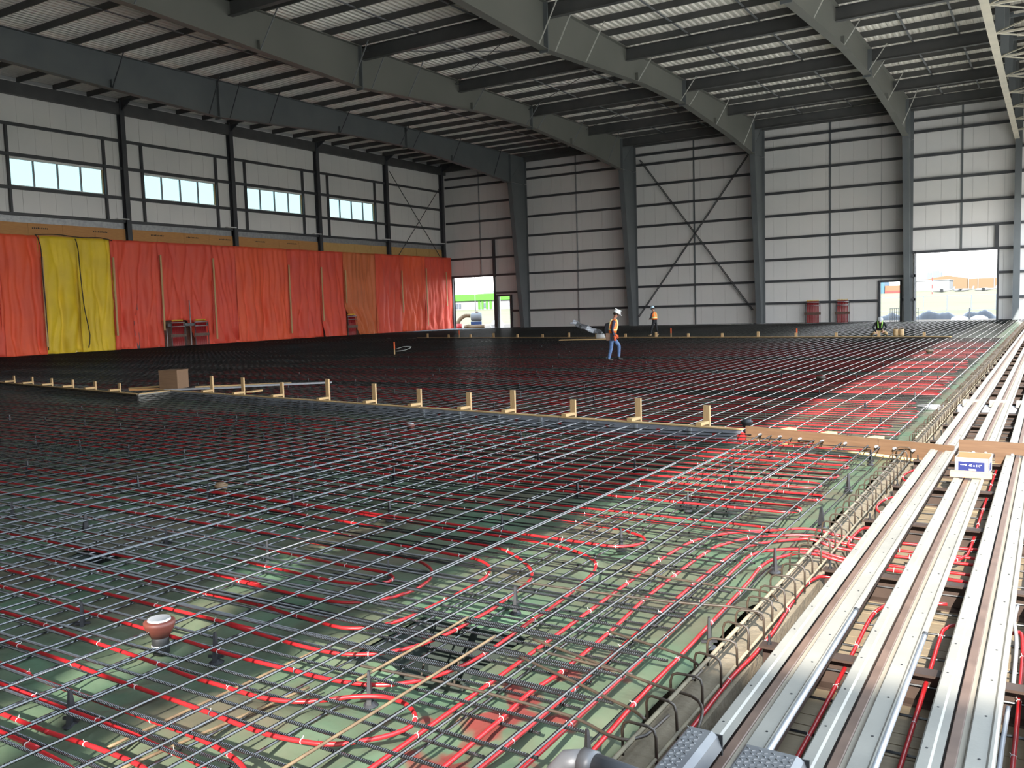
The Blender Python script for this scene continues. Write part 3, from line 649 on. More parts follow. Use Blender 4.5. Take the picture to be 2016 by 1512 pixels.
# ------------------------------------------------------------------ track trench
tr_floor = struct(MB().box(-1.55, 1.6, 2, 75.4, -.2, -.13).build('floor_trench', 'plank'), 'boarded trench floor under the door tracks')
pm = MB().box(-1.5, 1.5, 0, .122, -.13, -.1).mesh('plank', 'plank'); y = 2.6; k = 0
while y < 16:
    o = obj('plank', pm, tr_floor, (random.uniform(-.02, .02), y, random.uniform(-.006, .004))); y += .13; k += 1
slm = MB(); slm.loft([[(xx, p[0]*1.0, p[1]) for p in [(.05,-.1),(-.05,-.1),(-.05,-.085),(.035,-.085),(.035,.085),(-.05,.085),(-.05,.1),(.05,.1)]] for xx in (-1.49, 1.6)])
SL = slm.mesh('sleeper', 'sleeper'); y = 3.5; k = 0
while y < 74.5:
    t = tag(obj('track_sleeper', SL, None, (0, y, 0)), ('%s rusty channel under the tracks counting from the bottom edge' % ORD[k]) if k < 10 else 'distant rusty steel channel crossing beneath the door tracks', 'beam', 'channels under the tracks')
    mb = MB(); mb.lathe([(.008, .1), (.008, .16), (.0, .165)], (-1.44, 0, 0), 8); mb.lathe([(.014, .1), (.014, .115), (.0, .116)], (-1.44, 0, 0), 6); mb.build('anchor_bolt', 'black', t)
    y += 1.72; k += 1
tb = thing('rebar_mat', 'sparse black bars crossing the trench between the tracks', 'rebar mat')
y = 3.1
while y < 74:
    o = rbar(tb, -1.45, y, .0, 2.9, random.uniform(-.01, .01), RIB_X if False else None); y += .43 if y < 20 else .6
OR4 = ['leftmost door track of galvanised plates with brown rail', 'second door track, carrying the cardboard box', 'third door track at the right edge', 'door track beside the right frame edge, closest to camera']
for i, xl in enumerate((-1.33, -.90, -.47, -.04)):
    t = thing('door_track', OR4[i], 'door track', (xl, 0, 0), 0, 'door tracks')
    ys0 = 2.0+(.85*i if i < 3 else 0) - (3.05 if i else 0)
    y = 3.85-3.05; first = True
    seg = [3.62 if i == 0 else 2.0]
    s0 = 6.9+.35*(i % 2)-(.2 if i == 2 else 0)
    brk = [seg[0]] + [s0+3.05*k for k in range(40) if s0+3.05*k < 74.5] + [75.0]
    for a, b in zip(brk[:-1], brk[1:]):
        g0 = .004
        lp = [(0,.10),(0,.195),(.008,.203),(.052,.203),(.062,.195),(.095,.195),(.095,.188),(.06,.188),(.05,.196),(.008,.196),(.006,.19),(.006,.10)]
        MB().loft([[(p[0], yy, p[1]) for p in lp] for yy in (a+g0, b-g0)]).build('cover_plate', 'track_plate', t)
        rp_ = [(.18,.13),(.18,.196),(.186,.202),(.262,.202),(.272,.212),(.284,.212),(.295,.203),(.298,.19),(.292,.175),(.286,.18),(.288,.19),(.284,.2),(.266,.196),(.19,.195),(.187,.19),(.187,.13)]
        MB().loft([[(p[0], yy, p[1]) for p in rp_] for yy in (a+g0, b-g0)]).build('cover_plate', 'track_plate', t)
        if a < 14:
            for yy in np.arange(a+.3, min(b, 14), .45):
                for xx in (.03, .235): MB().lathe([(.006, .2), (.006, .2045), (0, .2046)], (xx, yy, 0), 8).build('screw', 'black', t)
    MB().loft([[(p[0], yy, p[1]) for p in [(.104,.1),(.15,.1),(.15,.183),(.146,.187),(.108,.187),(.104,.183)]] for yy in (2.0, 75)]).build('rail_head', 'rail_brown', t)
    MB().box(.15, .18, 2.0, 75, .15, .176).build('groove_strip', 'track_groove', t)
    MB().box(.02, .27, 2.0, 75, .1, .13).build('bed_plate', 'sleeper', t)
    if i in (0, 1):                                       # galvanised tube clipped to the right edge in front
        MB().tube([(.289, 2.2, .2), (.289, 5.75-.25*i, .2)], .016, 10).build('edge_tube', 'galv', t, smooth=True)
        MB().tube([(.289, 5.75-.25*i, .2), (.289, 5.79-.25*i, .2)], .018, 10).build('end_collar', 'black', t)
for (x0, x1, y1, lab) in ((-1.36, -1.2, 3.6, 'diamond-plate guard left of the first rail at bottom'), (-1.09, -.82, 3.56, 'diamond-plate guard right of the first rail at bottom')):
    t = thing('checker_guard', lab, 'guard plate', ((x0+x1)/2, y1, 0))
    hw = (x1-x0)/2
    MB().loft([[(p[0], yy, p[1]) for p in [(-hw,.24),(-hw,.30),(-hw+.012,.31),(hw-.05,.31),(hw-.02,.295),(hw,.24)]] for yy in (-1.4, 0)]).build('plate', 'checker', t)
    lug = MB(); lug.loft([[(-.010,-.003,.309),(.010,-.003,.309),(.010,.003,.309),(-.010,.003,.309)], [(-.007,-.0015,.3135),(.007,-.0015,.3135),(.007,.0015,.3135),(-.007,.0015,.3135)]]); LG = lug.mesh('tread_lug', 'checker')
    for a in range(int((2*hw-.06)/.026)):
        for b in range(14):
            o = obj('tread_lug', LG, t, (-hw+.025+a*.026, -.03-b*.026-.013*(a % 2), 0), .6 if (a+b) % 2 else -.6)
    MB().box(-hw, hw, -.004, .006, .21, .30).build('end_lip', 'black', t)

# ------------------------------------------------------------------ drain pipes, caps and conduits
t = thing('drain_pipe', 'grey plastic pipe with coupling at the bottom edge', 'pipe', (-1.84, 3.36, 0))
MB().tube([(-.06, -.03, .0), (-.05, -.02, .07), (0, 0, .13), (.08, .0, .15)], [.055, .056, .057, .057], 14).build('elbow', 'pvc_grey', t, smooth=True)
MB().tube([(.07, 0, .15), (.14, -.005, .15)], .063, 14).build('coupling', 'pvc_grey', t, smooth=True)
MB().tube([(.14, -.005, .15), (.45, -.05, .15)], .055, 14).build('spigot', 'pvc_grey', t, smooth=True)
def cleanout(loc, lab, cap, body, s=1.0, h=.1):
    t = thing('drain_cleanout', lab, 'drain cap', loc)
    MB().lathe([(.055*s, 0), (.055*s, h), (.052*s, h+.002)], n=20).build('riser', body, t, smooth=True)
    MB().lathe([(.06*s, h*.35), (.06*s, h*.45), (.056*s, h*.46)], n=20).build('clamp_band', 'galv', t, smooth=True)
    MB().lathe([(.058*s, h-.02), (.085*s, h+.03), (.1*s, h+.065), (.1*s, h+.085), (.088*s, h+.09), (.03*s, h+.092)], n=24).build('bell', cap, t, smooth=True)
    MB().lathe([(.02, h+.09), (.075*s, h+.093), (.07*s, h+.105), (.0, h+.107)], n=20).build('lid', 'galv' if cap == 'clay' else cap, t)
    return t
cleanout((-4.97, 3.53, 0), 'red-brown drain riser with taped lid standing among near bars', 'clay', 'rubber', 1.0, .13)
cleanout((-8.56, 7.05, 0), 'small pale drain cap in the left middle of near mat', 'hose_tan', 'hose_tan', .8, .08)
cleanout((-9.7, 12.2, 0), 'small drain cap just in front of the near form', 'clay', 'clay', .8, .09)
cleanout((-4.3, 14.3, 0), 'dark grey drain cap behind the near form', 'plastic_dark', 'plastic_dark', 1.0, .12)
cleanout((-4.9, 22.5, 0), 'dark brown drain cap in the sunlit middle mat', 'rebar_brown', 'rebar_brown', 1.2, .15)
cleanout((-3.7, 34, 0), 'distant dark drain cap on the right of middle mat', 'rebar_brown', 'rebar_brown', 1.4, .15)
t = thing('grey_duct', 'square grey duct crossing beneath the tracks past the bulkhead', 'duct', (0, 18.4, 0))
MB().box(-1.5, 1.6, -.14, .14, -.12, .1).build('duct_body', 'duct_grey', t)
for x in (-1.42, -.98, -.55): MB().box(x, x+.36, -.17, .1, .1, .205).build('white_saddle', 'track_plate', t)
MB().tube([(-1.75, -.02, .04), (-1.95, -.04, .04), (-2.2, -.05, .04)], .06, 10).build('round_stub', 'pvc_light', t, smooth=True)
for pl, lab in (([(-.17,3.0,.05),(-.17,4.43,.05),(-.165,4.8,.05),(-.16,5.03,.06)], 'grey conduit stub at lower right, nearer of two'), ([(-.15,5.3,.04),(-.155,6.04,.05),(-.18,6.43,.06),(-.17,6.75,.06)], 'grey conduit stub at right edge, farther of two')):
    tag(MB().tube(smooth_line(pl, .08), .012, 10).build('conduit', 'pvc_light', smooth=True), lab, 'conduit')

# ------------------------------------------------------------------ formwork
def form_line(name, lab, p, q, h=.2, th=.045, mt='ply_brown', cap='lumber', bars=True):
    t = thing(name, lab, 'formwork', (p[0], p[1], 0), math.atan2(q[1]-p[1], q[0]-p[0])); L = math.hypot(q[0]-p[0], q[1]-p[1]); n = max(1, round(L/3.6))
    for k in range(n):
        MB().box(L*k/n+.006, L*(k+1)/n-.006, -th/2, th/2, .0, h).build('board', mt, t)
        MB().box(L*k/n+.01, L*(k+1)/n-.01, -th/2-.02, th/2+.03, h, h+.02).build('cap_strip', cap, t)
    return t, L
f1, L1 = form_line('edge_form', 'long steel-faced edge form crossing the slab with timber kickers', (-21.4, 15.55), (-4.05, 13.27), mt='duct_grey')
for k in range(7):
    MB().box(L1-.5-k*1.0, L1-.44-k*1.0, -.03, -.023, .08, .13).build('red_tag', 'red_cap', f1)
    MB().box(L1-.9-k*1.0, L1-.86-k*1.0, -.06, -.023, .02, .18).build('clamp', 'galv', f1)
MB().lathe([(.0, -.05), (.07, -.05), (.07, .0), (0, .0)], (L1, -.02, .1), 16, 'y').build('end_disc', 'red_cap', f1)
f2, L2 = form_line('edge_form', 'dark edge form at far left, set nearer than the main form', (-31.5, 16.2), (-20.6, 14.45), mt='rebar_brown')
f3, L3 = form_line('edge_form', 'short return piece joining the two offset forms', (-20.6, 14.45), (-20.55, 15.5), mt='track_plate', cap='lumber_y')
f4 = thing('edge_form', 'thin far edge form running past the kneeling worker', 'formwork', (-39, yfar(-39), 0), math.atan2(yfar(-4)-yfar(-39), 35))
LF = math.hypot(35, yfar(-39)-yfar(-4))
for k in range(10):
    MB().box(LF*k/10+.01, LF*(k+1)/10-.01, -.02, .02, 0, .2).build('board', 'rebar_brown', f4); MB().box(LF*k/10+.01, LF*(k+1)/10-.01, -.035, .05, .2, .225).build('cap_strip', 'lumber', f4)
def kicker(loc, rz, h, lab, grp):
    t = thing('form_kicker', lab, 'timber bracket', loc, rz, grp)
    MB().box(-.055, .055, .26, .30, .02, .2+h).build('post', 'lumber_z', t); MB().box(-.05, .05, -.02, .26, .222, .27).build('foot_block', 'lumber_y', t); return t
a1 = f1.rotation_euler.z
for i, (x, h) in enumerate(((-18.98,.43),(-17.58,.42),(-15.97,.35),(-14.25,.48),(-12.68,.42),(-11.3,.36),(-9.92,.33),(-8.8,.42),(-7.41,.3),(-6.06,.38),(-4.79,.32))):
    kicker((x, 15.55+(x+21.4)*(13.27-15.55)/17.35, 0), a1, h, '%s L-shaped timber kicker from the left on the long near form' % (ORD+['eleventh'])[i], 'kickers on the near form')
for k in range(7): kicker((-31.2+1.5*k, 16.2+(-31.2+1.5*k+31.5)*(14.45-16.2)/10.9, 0), f2.rotation_euler.z, .22, '%s short timber kicker from the left on the dark left form' % ORD[k], 'kickers on the left form')
for k in range(17):
    x = -38+2.05*k; o = tag(MB().box(-.06, .06, .05, .12, .05, .42 if k % 3 else .5).build('form_stake', 'lumber_z', None, (x, yfar(x), 0)), '%s small pale timber stake from the left on the far form line' % ORD17[k], 'timber stake', 'stakes on the far form')
# plywood bulkhead at right, notched over the tracks
t = thing('plywood_bulkhead', 'brown plywood bulkhead continuing the near form to the tracks', 'formwork', (-4.0, 13.26, 0), math.atan2(-.95, 3.0))
for a, b in ((0, 2.1), (2.11, 3.1)): MB().box(a, b, -.012, .012, .03, .27).build('plywood_sheet', 'ply_brown', t)
MB().tube([(.3, -.03, .05), (1.5, -.035, .055), (2.9, -.03, .03)], .022, 8).build('foam_rope', 'lumber', t, smooth=True)
MB().box(2.05, 3.05, .012, .05, .22, .262).build('top_batten', 'lumber', t)
for x in (.55, 1.2, 1.9): MB().box(x, x+.14, .02, .3, .222, .26).build('back_block', 'lumber_y', t)
for x in (.28, .62, .95, 1.3, 1.65, 2.1, 2.35, 2.6): MB().lathe([(.018, -.05), (.018, .0), (0, .0)], (x, -.02, .165), 10, 'y').build('bar_grommet', 'galv', t)
t = thing('plywood_bulkhead', 'short plywood bulkhead notched over the second track', 'formwork', (-.99, 12.3, 0), math.atan2(-.12, 1.0))
m = MB(); prof = [(0,.0),(0,.36),(1.15,.36),(1.15,.0),(.85,.0),(.85,.21),(.53,.21),(.53,.0),(.41,.0),(.41,.21),(.1,.21),(.1,.0)]
m.loft([[(p[0], yy, p[1]) for p in prof] for yy in (.012, -.012)]); m.build('plywood_sheet', 'ply_brown', t)
MB().box(.0, 1.1, -.05, -.014, .05, .09).build('lower_batten', 'lumber', t)
for x in (.17, .31, .6, .78): MB().lathe([(.02, 0), (.018, .02), (0, .025)], (x, -.03, .205), 10).build('bolt_head', 'galv', t)
# loose things on and by the forms
t = thing('plywood_box', 'brown plywood box standing on the form at left', 'box', (-21.0, 15.9, .22), .35)
for nm, q in (('side', (-.28,-.26,-.28,.28,0,.5)), ('side', (.26,.28,-.28,.28,0,.5)), ('side', (-.26,.26,-.28,-.26,0,.5)), ('side', (-.26,.26,.26,.28,0,.5)), ('lid', (-.29,.29,-.29,.29,.5,.52))): MB().box(*q).build(nm, 'crate', t)
for i, (p, q, mt, lab) in enumerate((((-22.6,15.6,.2),(-21.6,15.9,.26),'lumber','pale offcut lying left of the plywood box'), ((-20.6,16.3,.22),(-18.6,18.0,.22),'lumber','orange-tinted board lying right of the plywood box'), ((-20.9,15.5,.21),(-19.2,16.8,.21),'pvc_light','grey board lying in front of the plywood box'), ((-19.2,16.8,.23),(-17.4,18.4,.23),'pvc_light','grey board behind the first tall kickers'), ((-17.9,16.2,.2),(-17.4,15.4,.25),'lumber','short slanted offcut by the second tall kicker'), ((-22.0,15.2,.22),(-21.2,15.7,.22),'ply_wall','brown offcut under the plywood box'))):
    tag(MB().bar(p, q, .16 if i != 0 else .1, .045).build('board_offcut', mt), lab, 'board')
t = thing('cardboard_box', 'open white cardboard box with blue print on the second track', 'cardboard box', (-.735, 10.98, .205), -.05)
hx, hy, hh = .17, .14, .17
for nm, q in (('side', (-hx,-hx+.004,-hy,hy,0,hh)), ('side', (hx-.004,hx,-hy,hy,0,hh)), ('side', (-hx,hx,-hy,-hy+.004,0,hh)), ('side', (-hx,hx,hy-.004,hy,0,hh+.02)), ('bottom', (-hx,hx,-hy,hy,0,.004))): MB().box(*q).build(nm, 'card_white', t)
for q in ((-hx+.004,hx-.004,hy-.007,hy-.004,.01,hh+.018), (-hx+.004,-hx+.007,-hy,hy,.01,hh-.002), (hx-.007,hx-.004,-hy,hy,.01,hh-.002)): MB().box(*q).build('inner_face', 'card_in', t)
MB().box(-hx+.035, hx-.045, -hy-.0015, -hy, .02, hh-.045).build('blue_label', 'blue_print', t); MB().box(hx, hx+.0015, -.09, .06, .03, hh-.06).build('blue_label', 'blue_print', t)
def text(s_, size, mt, par, loc, rot):
    c = bpy.data.curves.new('lettering', 'FONT'); c.body = s_; c.size = size; c.extrude = .0006; c.materials.append(MATS[mt])
    o0 = bpy.data.objects.new('lettering', c); COL.objects.link(o0); dg = bpy.context.evaluated_depsgraph_get(); me = bpy.data.meshes.new_from_object(o0.evaluated_get(dg)); bpy.data.objects.remove(o0)
    o = bpy.data.objects.new('lettering', me); COL.objects.link(o); o.parent = par; o.location = loc; o.rotation_euler = rot; return o
text('40 x 1½"', .034, 'white', t, (-.03, -hy-.002, .075), (math.pi/2, 0, 0))
MB().box(-.115, -.06, -hy-.0025, -hy-.0015, .088, .094).build('printed_screw', 'white', t); MB().box(-.065, -.05, -hy-.0025, -hy-.0015, .083, .1).build('printed_screw_head', 'white', t)
MB().box(-.03, .045, -hy-.0025, -hy-.0015, .028, .048).build('printed_bar', 'card_white', t)
tag(MB().box(-.2, .2, -.045, .045, 0, .06).build('wood_block', 'lumber', None, (-.73, 10.55, .213)), 'short timber block in front of the cardboard box', 'timber block')
# survey stakes, foil roll
for x, y, h, lab in ((-26.3,32.1,.62,'orange-topped survey stake standing alone at centre left'), (-35.5,50.5,.55,'orange survey stake far left near the doorway'), (-19.2,49.0,.55,'orange survey stake beside the man in black trousers'), (-11.5,47.2,.5,'orange survey stake left of the kneeling worker')):
    t = thing('survey_stake', lab, 'stake', (x, y, .0)); MB().box(-.03, .03, -.012, .012, .05, .1+h*.5).build('shaft', 'lumber_z', t); MB().box(-.032, .032, -.014, .014, .1+h*.5, .12+h).build('painted_top', 'stake_orange', t)
tag(MB().tube(smooth_line([(-26.2,32.1,.4),(-25.9,32.3,.5),(-25.6,32.5,.48),(-25.8,32.3,.35),(-26.2,32.1,.3)], .1), .012, 6).build('marker_string', 'tie', smooth=True), 'loop of pale string at the lone survey stake', 'string')
t = thing('foil_roll', 'crumpled silver foil sheet with white roll on a pallet', 'foil roll', (-23.0, 45.6, .17), .3)
m = MB(); N = 9
m.add([(-1.0+.22*i+.12*j*.3, .2*math.sin(i*1.3)+.1*j, .95-.09*i+.06*math.sin(i*2+j*1.7)+.05*j) for j in range(5) for i in range(N)] , [(j*N+i, j*N+i+1, (j+1)*N+i+1, (j+1)*N+i) for j in range(4) for i in range(N-1)])
o = m.build('foil_sheet', 'foil', t); md = o.modifiers.new('thickness', 'SOLIDIFY'); md.thickness = .02
MB().lathe([(.08, -.45), (.16, -.45), (.16, .45), (.08, .45)], (1.0, .0, .18), 14, 'x').build('white_roll', 'white', t, smooth=True)
for k in range(4): MB().box(-1.6, 1.5, -.4+.2*k, -.28+.2*k, 0, .05).build('pallet_board', 'lumber', t)

# ------------------------------------------------------------------ tarps on the left wall
TY = [26.0, 28.9, 31.44, 33.96, 36.31, 39.98, 44.52, 46.89, 52.14, 55.91, 58.9, 63.25, 66.84, 70.71, 75.3]
TM = ['tarp_red', 'tarp_orange', 'tarp_yellow', 'tarp_yellow', 'tarp_red', 'tarp_red', 'tarp_red', 'tarp_orange', 'tarp_red', 'tarp_red', 'tarp_tan', 'tarp_red', 'tarp_orange', 'tarp_red']
TL = ['red tarp left of the frame edge', 'orange-red tarp at far left beside the yellow ones', 'left yellow tarp with a dark stain', 'right yellow tarp beside the black cord', 'red tarp directly right of the yellow tarps', 'red tarp pulled apart over the first pipe manifolds', 'narrow red tarp right of the parted one', 'bright orange tarp left of centre', 'dull red tarp between two timber battens at centre', 'red tarp with a loose folded flap', 'brownish orange tarp with a tapered foot', 'dark red tarp with a dark slit at its left', 'glossy orange tarp with many creases', 'red tarp lit at the corner beside the doorway']
for i in range(14):
    a, b = TY[i]-.08, TY[i+1]+.08; W = b-a; nu, nv = max(24, int(W*9)), 34
    ztop, zbotm = 7.5, .1
    WV = [(rng.uniform(.9, 2.2), rng.uniform(-.5, .5), rng.rand()*6.28, .09, 0) for _ in range(3)]+[(rng.uniform(1.2, 3.6), rng.uniform(-.55, .55), rng.rand()*6.28, rng.uniform(.14, .34), 1) for _ in range(4)]+[(rng.uniform(3, 5), rng.uniform(-2, 2), rng.rand()*6.28, .012, 0) for _ in range(2)]
    ph1, ph2, ph3 = rng.rand(3)*6.28; k1, k2 = 2*math.pi*rng.uniform(.35, .6), 2*math.pi*rng.uniform(.9, 1.4); vs = []; fs = []
    for v in range(nv+1):
        tv = v/nv
        for u in range(nu+1):
            tu = u/nu; y = a+W*tu; z = ztop+(zbotm-ztop)*tv
            d = 0
            for (ky, kz, p_, w_, sk) in WV:
                q_ = math.sin(ky*y+kz*z+p_+.3*math.sin(.7*z+p_*2))
                d += -w_*(1-abs(q_))**3*(.3+.7*tv**.7) if sk else w_*q_*(.4+.6*tv)
            d += .03*tv**4*math.sin(6*z+3*y+ph1)
            edge = min(tu, 1-tu); d *= min(1, .35+edge*5)
            zz = z - (.10*math.sin(tu*math.pi)*tv if i % 2 else -.06*math.sin(tu*9)*tv)
            if i == 5:                                     # parted: right half swept aside at the foot
                s_ = max(0, (1.9-z)/1.9) if z < 1.9 else 0
                if z < 3.4:
                    q = (3.4-z)/3.4
                    if tu > .5: y += q*1.1*(1-tu)*1.6; d += .25*q*math.sin(tu*30)
                    else: zz = max(zz, 2.0 - 0*tu) if z < 2.0 else zz
            if i == 10:
                q = max(0, (2.6-z)/2.6); y = y+(1-tu)*q*W*.45; 
            if i == 9 and z < 1.6: d += .35*(1.6-z)*max(0, math.sin(tu*5+1))
            yj = y + .05*math.sin(z*2+ph2)*(1 if 0 < u < nu else .3)
            vs.append((XL+.78+d, yj, zz))
    fs = [(v*(nu+1)+u, (v+1)*(nu+1)+u, (v+1)*(nu+1)+u+1, v*(nu+1)+u+1) for v in range(nv) for u in range(nu)]
    o = MB().add(vs, fs).build('hanging_tarp', TM[i], smooth=True); tag(o, TL[i], 'tarp', 'tarps on the left wall')
    md = o.modifiers.new('thickness', 'SOLIDIFY'); md.thickness = .012
    if i in (2,):
        m = MB()
        for (cy, cz, s_) in ((32.6, 5.9, .22), (32.7, 5.2, .16), (33.1, 4.6, .2)): m.add([(XL+.80, cy-s_*.4, cz-s_), (XL+.80, cy+s_*.5, cz-s_*.7), (XL+.80, cy+s_*.35, cz+s_), (XL+.80, cy-s_*.3, cz+s_*.6)], [(0,1,2,3)])
for i, (y, z0, z1, lab) in enumerate(((31.44,.6,6.2,'timber batten at the left edge of the yellow tarps'), (36.31,1.1,6.3,'timber batten at the right edge of the yellow tarps'), (39.98,1.3,6.6,'timber batten left of the parted red tarp'), (44.52,.5,6.5,'timber batten right of the parted red tarp'), (52.14,.6,6.2,'timber batten right of the bright orange tarp'), (55.91,1.5,6.1,'thin timber batten at the centre of the tarps'), (58.9,3.0,5.9,'short timber batten left of the brownish tarp'), (66.84,2,6.0,'timber batten left of the glossy orange tarp'), (70.71,.6,6.3,'timber batten right of the glossy orange tarp'), (74.1,2.5,6.0,'timber batten nearest the corner doorway'))):
    tag(MB().bar((XL+1.03, y-.06, z0), (XL+.93, y+.05, z1), .13, .045, (1,0,0)).build('tarp_batten', 'lumber_z'), lab, 'batten', 'battens holding the tarps')
for pl, lab in (([(31.15,7.5),(31.4,6.9),(31.42,5.0),(31.44,3.0),(31.42,.4)], 'black cord down the left edge of yellow tarp'), ([(33.7,7.4),(33.85,6.8),(33.9,5.0),(34.0,3.0),(34.25,1.2),(34.1,.4)], 'black cord between the two yellow tarps'), ([(31.1,7.52),(32.5,7.6),(34,7.5),(35.5,7.55),(36.3,7.4)], 'black cord along the top of yellow tarps')):
    tag(MB().tube([(XL+1.02, p[0], p[1]) for p in smooth_line(pl, .3)], .03, 6).build('black_rope', 'black', smooth=True), lab, 'cord')

# ------------------------------------------------------------------ pipe manifolds
def manifold(lab, loc, rz, n=11, wd=.9, h=1.9):
    t = thing('pipe_manifold', lab, 'manifold', loc, rz, 'pipe manifolds')
    for k in range(n):
        x = -wd/2+wd*k/(n-1); MB().tube([(x, -.02, .0), (x, -.02, .8), (x*.96, 0, h)], .035, 6).build('riser_pipe', 'pex', t, smooth=True)
        MB().box(x*.96-.02, x*.96+.02, -.03, .03, h, h+.1).build('brass_nipple', 'yellow', t)
    for z in (h-.38, h-.1): MB().tube([(-wd/2-.12, -.05, z), (wd/2+.12, -.05, z)], .035, 8).build('header', 'galv', t, smooth=True)
    MB().box(-wd/2-.22, wd/2+.2, -.12, -.06, .78, .98).build('clamp_board', 'rail_brown', t)
    for x in (-wd/2-.12, wd/2+.14): MB().box(x-.02, x+.02, -.1, -.06, 0, h-.1).build('stand_leg', 'steel_dark', t)
    MB().box(-wd/2-.05, wd/2+.02, -.12, .06, -.02, .1).build('white_base', 'white', t)
manifold('red pipe manifold on far wall, left of the pair', (-17.0, 75.15, .02), 0); manifold('red pipe manifold on far wall, right of the pair', (-14.65, 75.15, .02), 0, 9, .75)
manifold('red pipe manifold under the parted tarp, left of the pair', (-53.3, 40.95, .02), math.pi/2); manifold('red pipe manifold under the parted tarp, right of the pair', (-53.3, 42.95, .02), math.pi/2)
manifold('red pipe manifold half hidden beside the brownish tarp', (-53.5, 59.5, .02), math.pi/2)
tag(MB().box(-53.45, -53.35, 40.2, 43.7, 1.55, 1.75).build('manifold_rail', 'steel'), 'grey steel rail behind the paired manifolds under the tarp', 'rail')
for i, (y, lab) in enumerate(((40.1, 'thin steel post left of the tarp manifolds'), (42.15, 'thin steel post between the tarp manifolds'))):
    tag(MB().tube([(-53.4, y, 0), (-53.4, y, 1.4+2*i)], .04, 6).build('steel_post', 'galv', smooth=True), lab, 'post')

# ------------------------------------------------------------------ people
def figure(name, lab, loc, rz, J, E_, matfn, mats):
    """one skinned body; J: joints name->(pos, radius); E_: edges; matfn: nearest edge -> material index."""
    me = bpy.data.meshes.new('body'); names = list(J); idx = {n: i for i, n in enumerate(names)}
    me.from_pydata([J[n][0] for n in names], [(idx[a], idx[b]) for a, b in E_], [])
    o = bpy.data.objects.new('body', me); COL.objects.link(o)
    o.modifiers.new('skin', 'SKIN'); 
    if not me.skin_vertices: 
        bm = bmesh.new(); bm.from_mesh(me); bm.verts.layers.skin.verify(); bm.to_mesh(me); bm.free()
    for n in names:
        r = J[n][1]; sv = me.skin_vertices[0].data[idx[n]]; sv.radius = r if isinstance(r, tuple) else (r, r); sv.use_root = (n == 'pelvis')
    s_ = o.modifiers.new('sub', 'SUBSURF'); s_.levels = 2; s_.render_levels = 2
    dg = bpy.context.evaluated_depsgraph_get(); dg.update(); m2 = bpy.data.meshes.new_from_object(o.evaluated_get(dg)); m2.name = 'body'
    bpy.data.objects.remove(o); m2.materials.clear()
    for x in mats: m2.materials.append(MATS[x])
    segs = [(Vector(J[a][0]), Vector(J[b][0]), (a, b)) for a, b in E_]
    for p in m2.polygons:
        c = p.center; best = None
        for a, b, nm in segs:
            d = b-a; t_ = max(0, min(1, (c-a).dot(d)/max(d.length_squared, 1e-9))); q = a+d*t_; rr = J[nm[0]][1]; rr = rr if not isinstance(rr, tuple) else max(rr); r1 = J[nm[1]][1]; r1 = r1 if not isinstance(r1, tuple) else max(r1)
            ds = (c-q).length - (rr*(1-t_)+r1*t_)
            if best is None or ds < best[0]: best = (ds, nm, t_)
        p.material_index = matfn(best[1], best[2], c); p.use_smooth = True
    root = thing(name, lab, 'person', loc, rz)
    obj('body', m2, root); return root
def fingers(J, E_, wrist, hand, d, side, tag_):
    d = Vector(d).normalized(); s_ = Vector(side).normalized(); h = Vector(hand)
    for k, (off, ln) in enumerate(((-.033,.06),(-.011,.072),(.011,.068),(.033,.055))):
        a, b, c = h+d*.035+s_*off, h+d*(.035+ln*.6)+s_*off, h+d*(.035+ln)+s_*off*.9+d.cross(s_)*.02
        for n, p in (('a', a), ('b', b), ('c', c)): J['%sf%d%s' % (tag_, k, n)] = (tuple(p), .0095)
        E_ += [(tag_+'hand', '%sf%da' % (tag_, k)), ('%sf%da' % (tag_, k), '%sf%db' % (tag_, k)), ('%sf%db' % (tag_, k), '%sf%dc' % (tag_, k))]
    a, b = h-d*.01+s_*.045, h+d*.03+s_*.065
    J[tag_+'ta'] = (tuple(a), .011); J[tag_+'tb'] = (tuple(b), .01); E_ += [(tag_+'hand', tag_+'ta'), (tag_+'ta', tag_+'tb')]
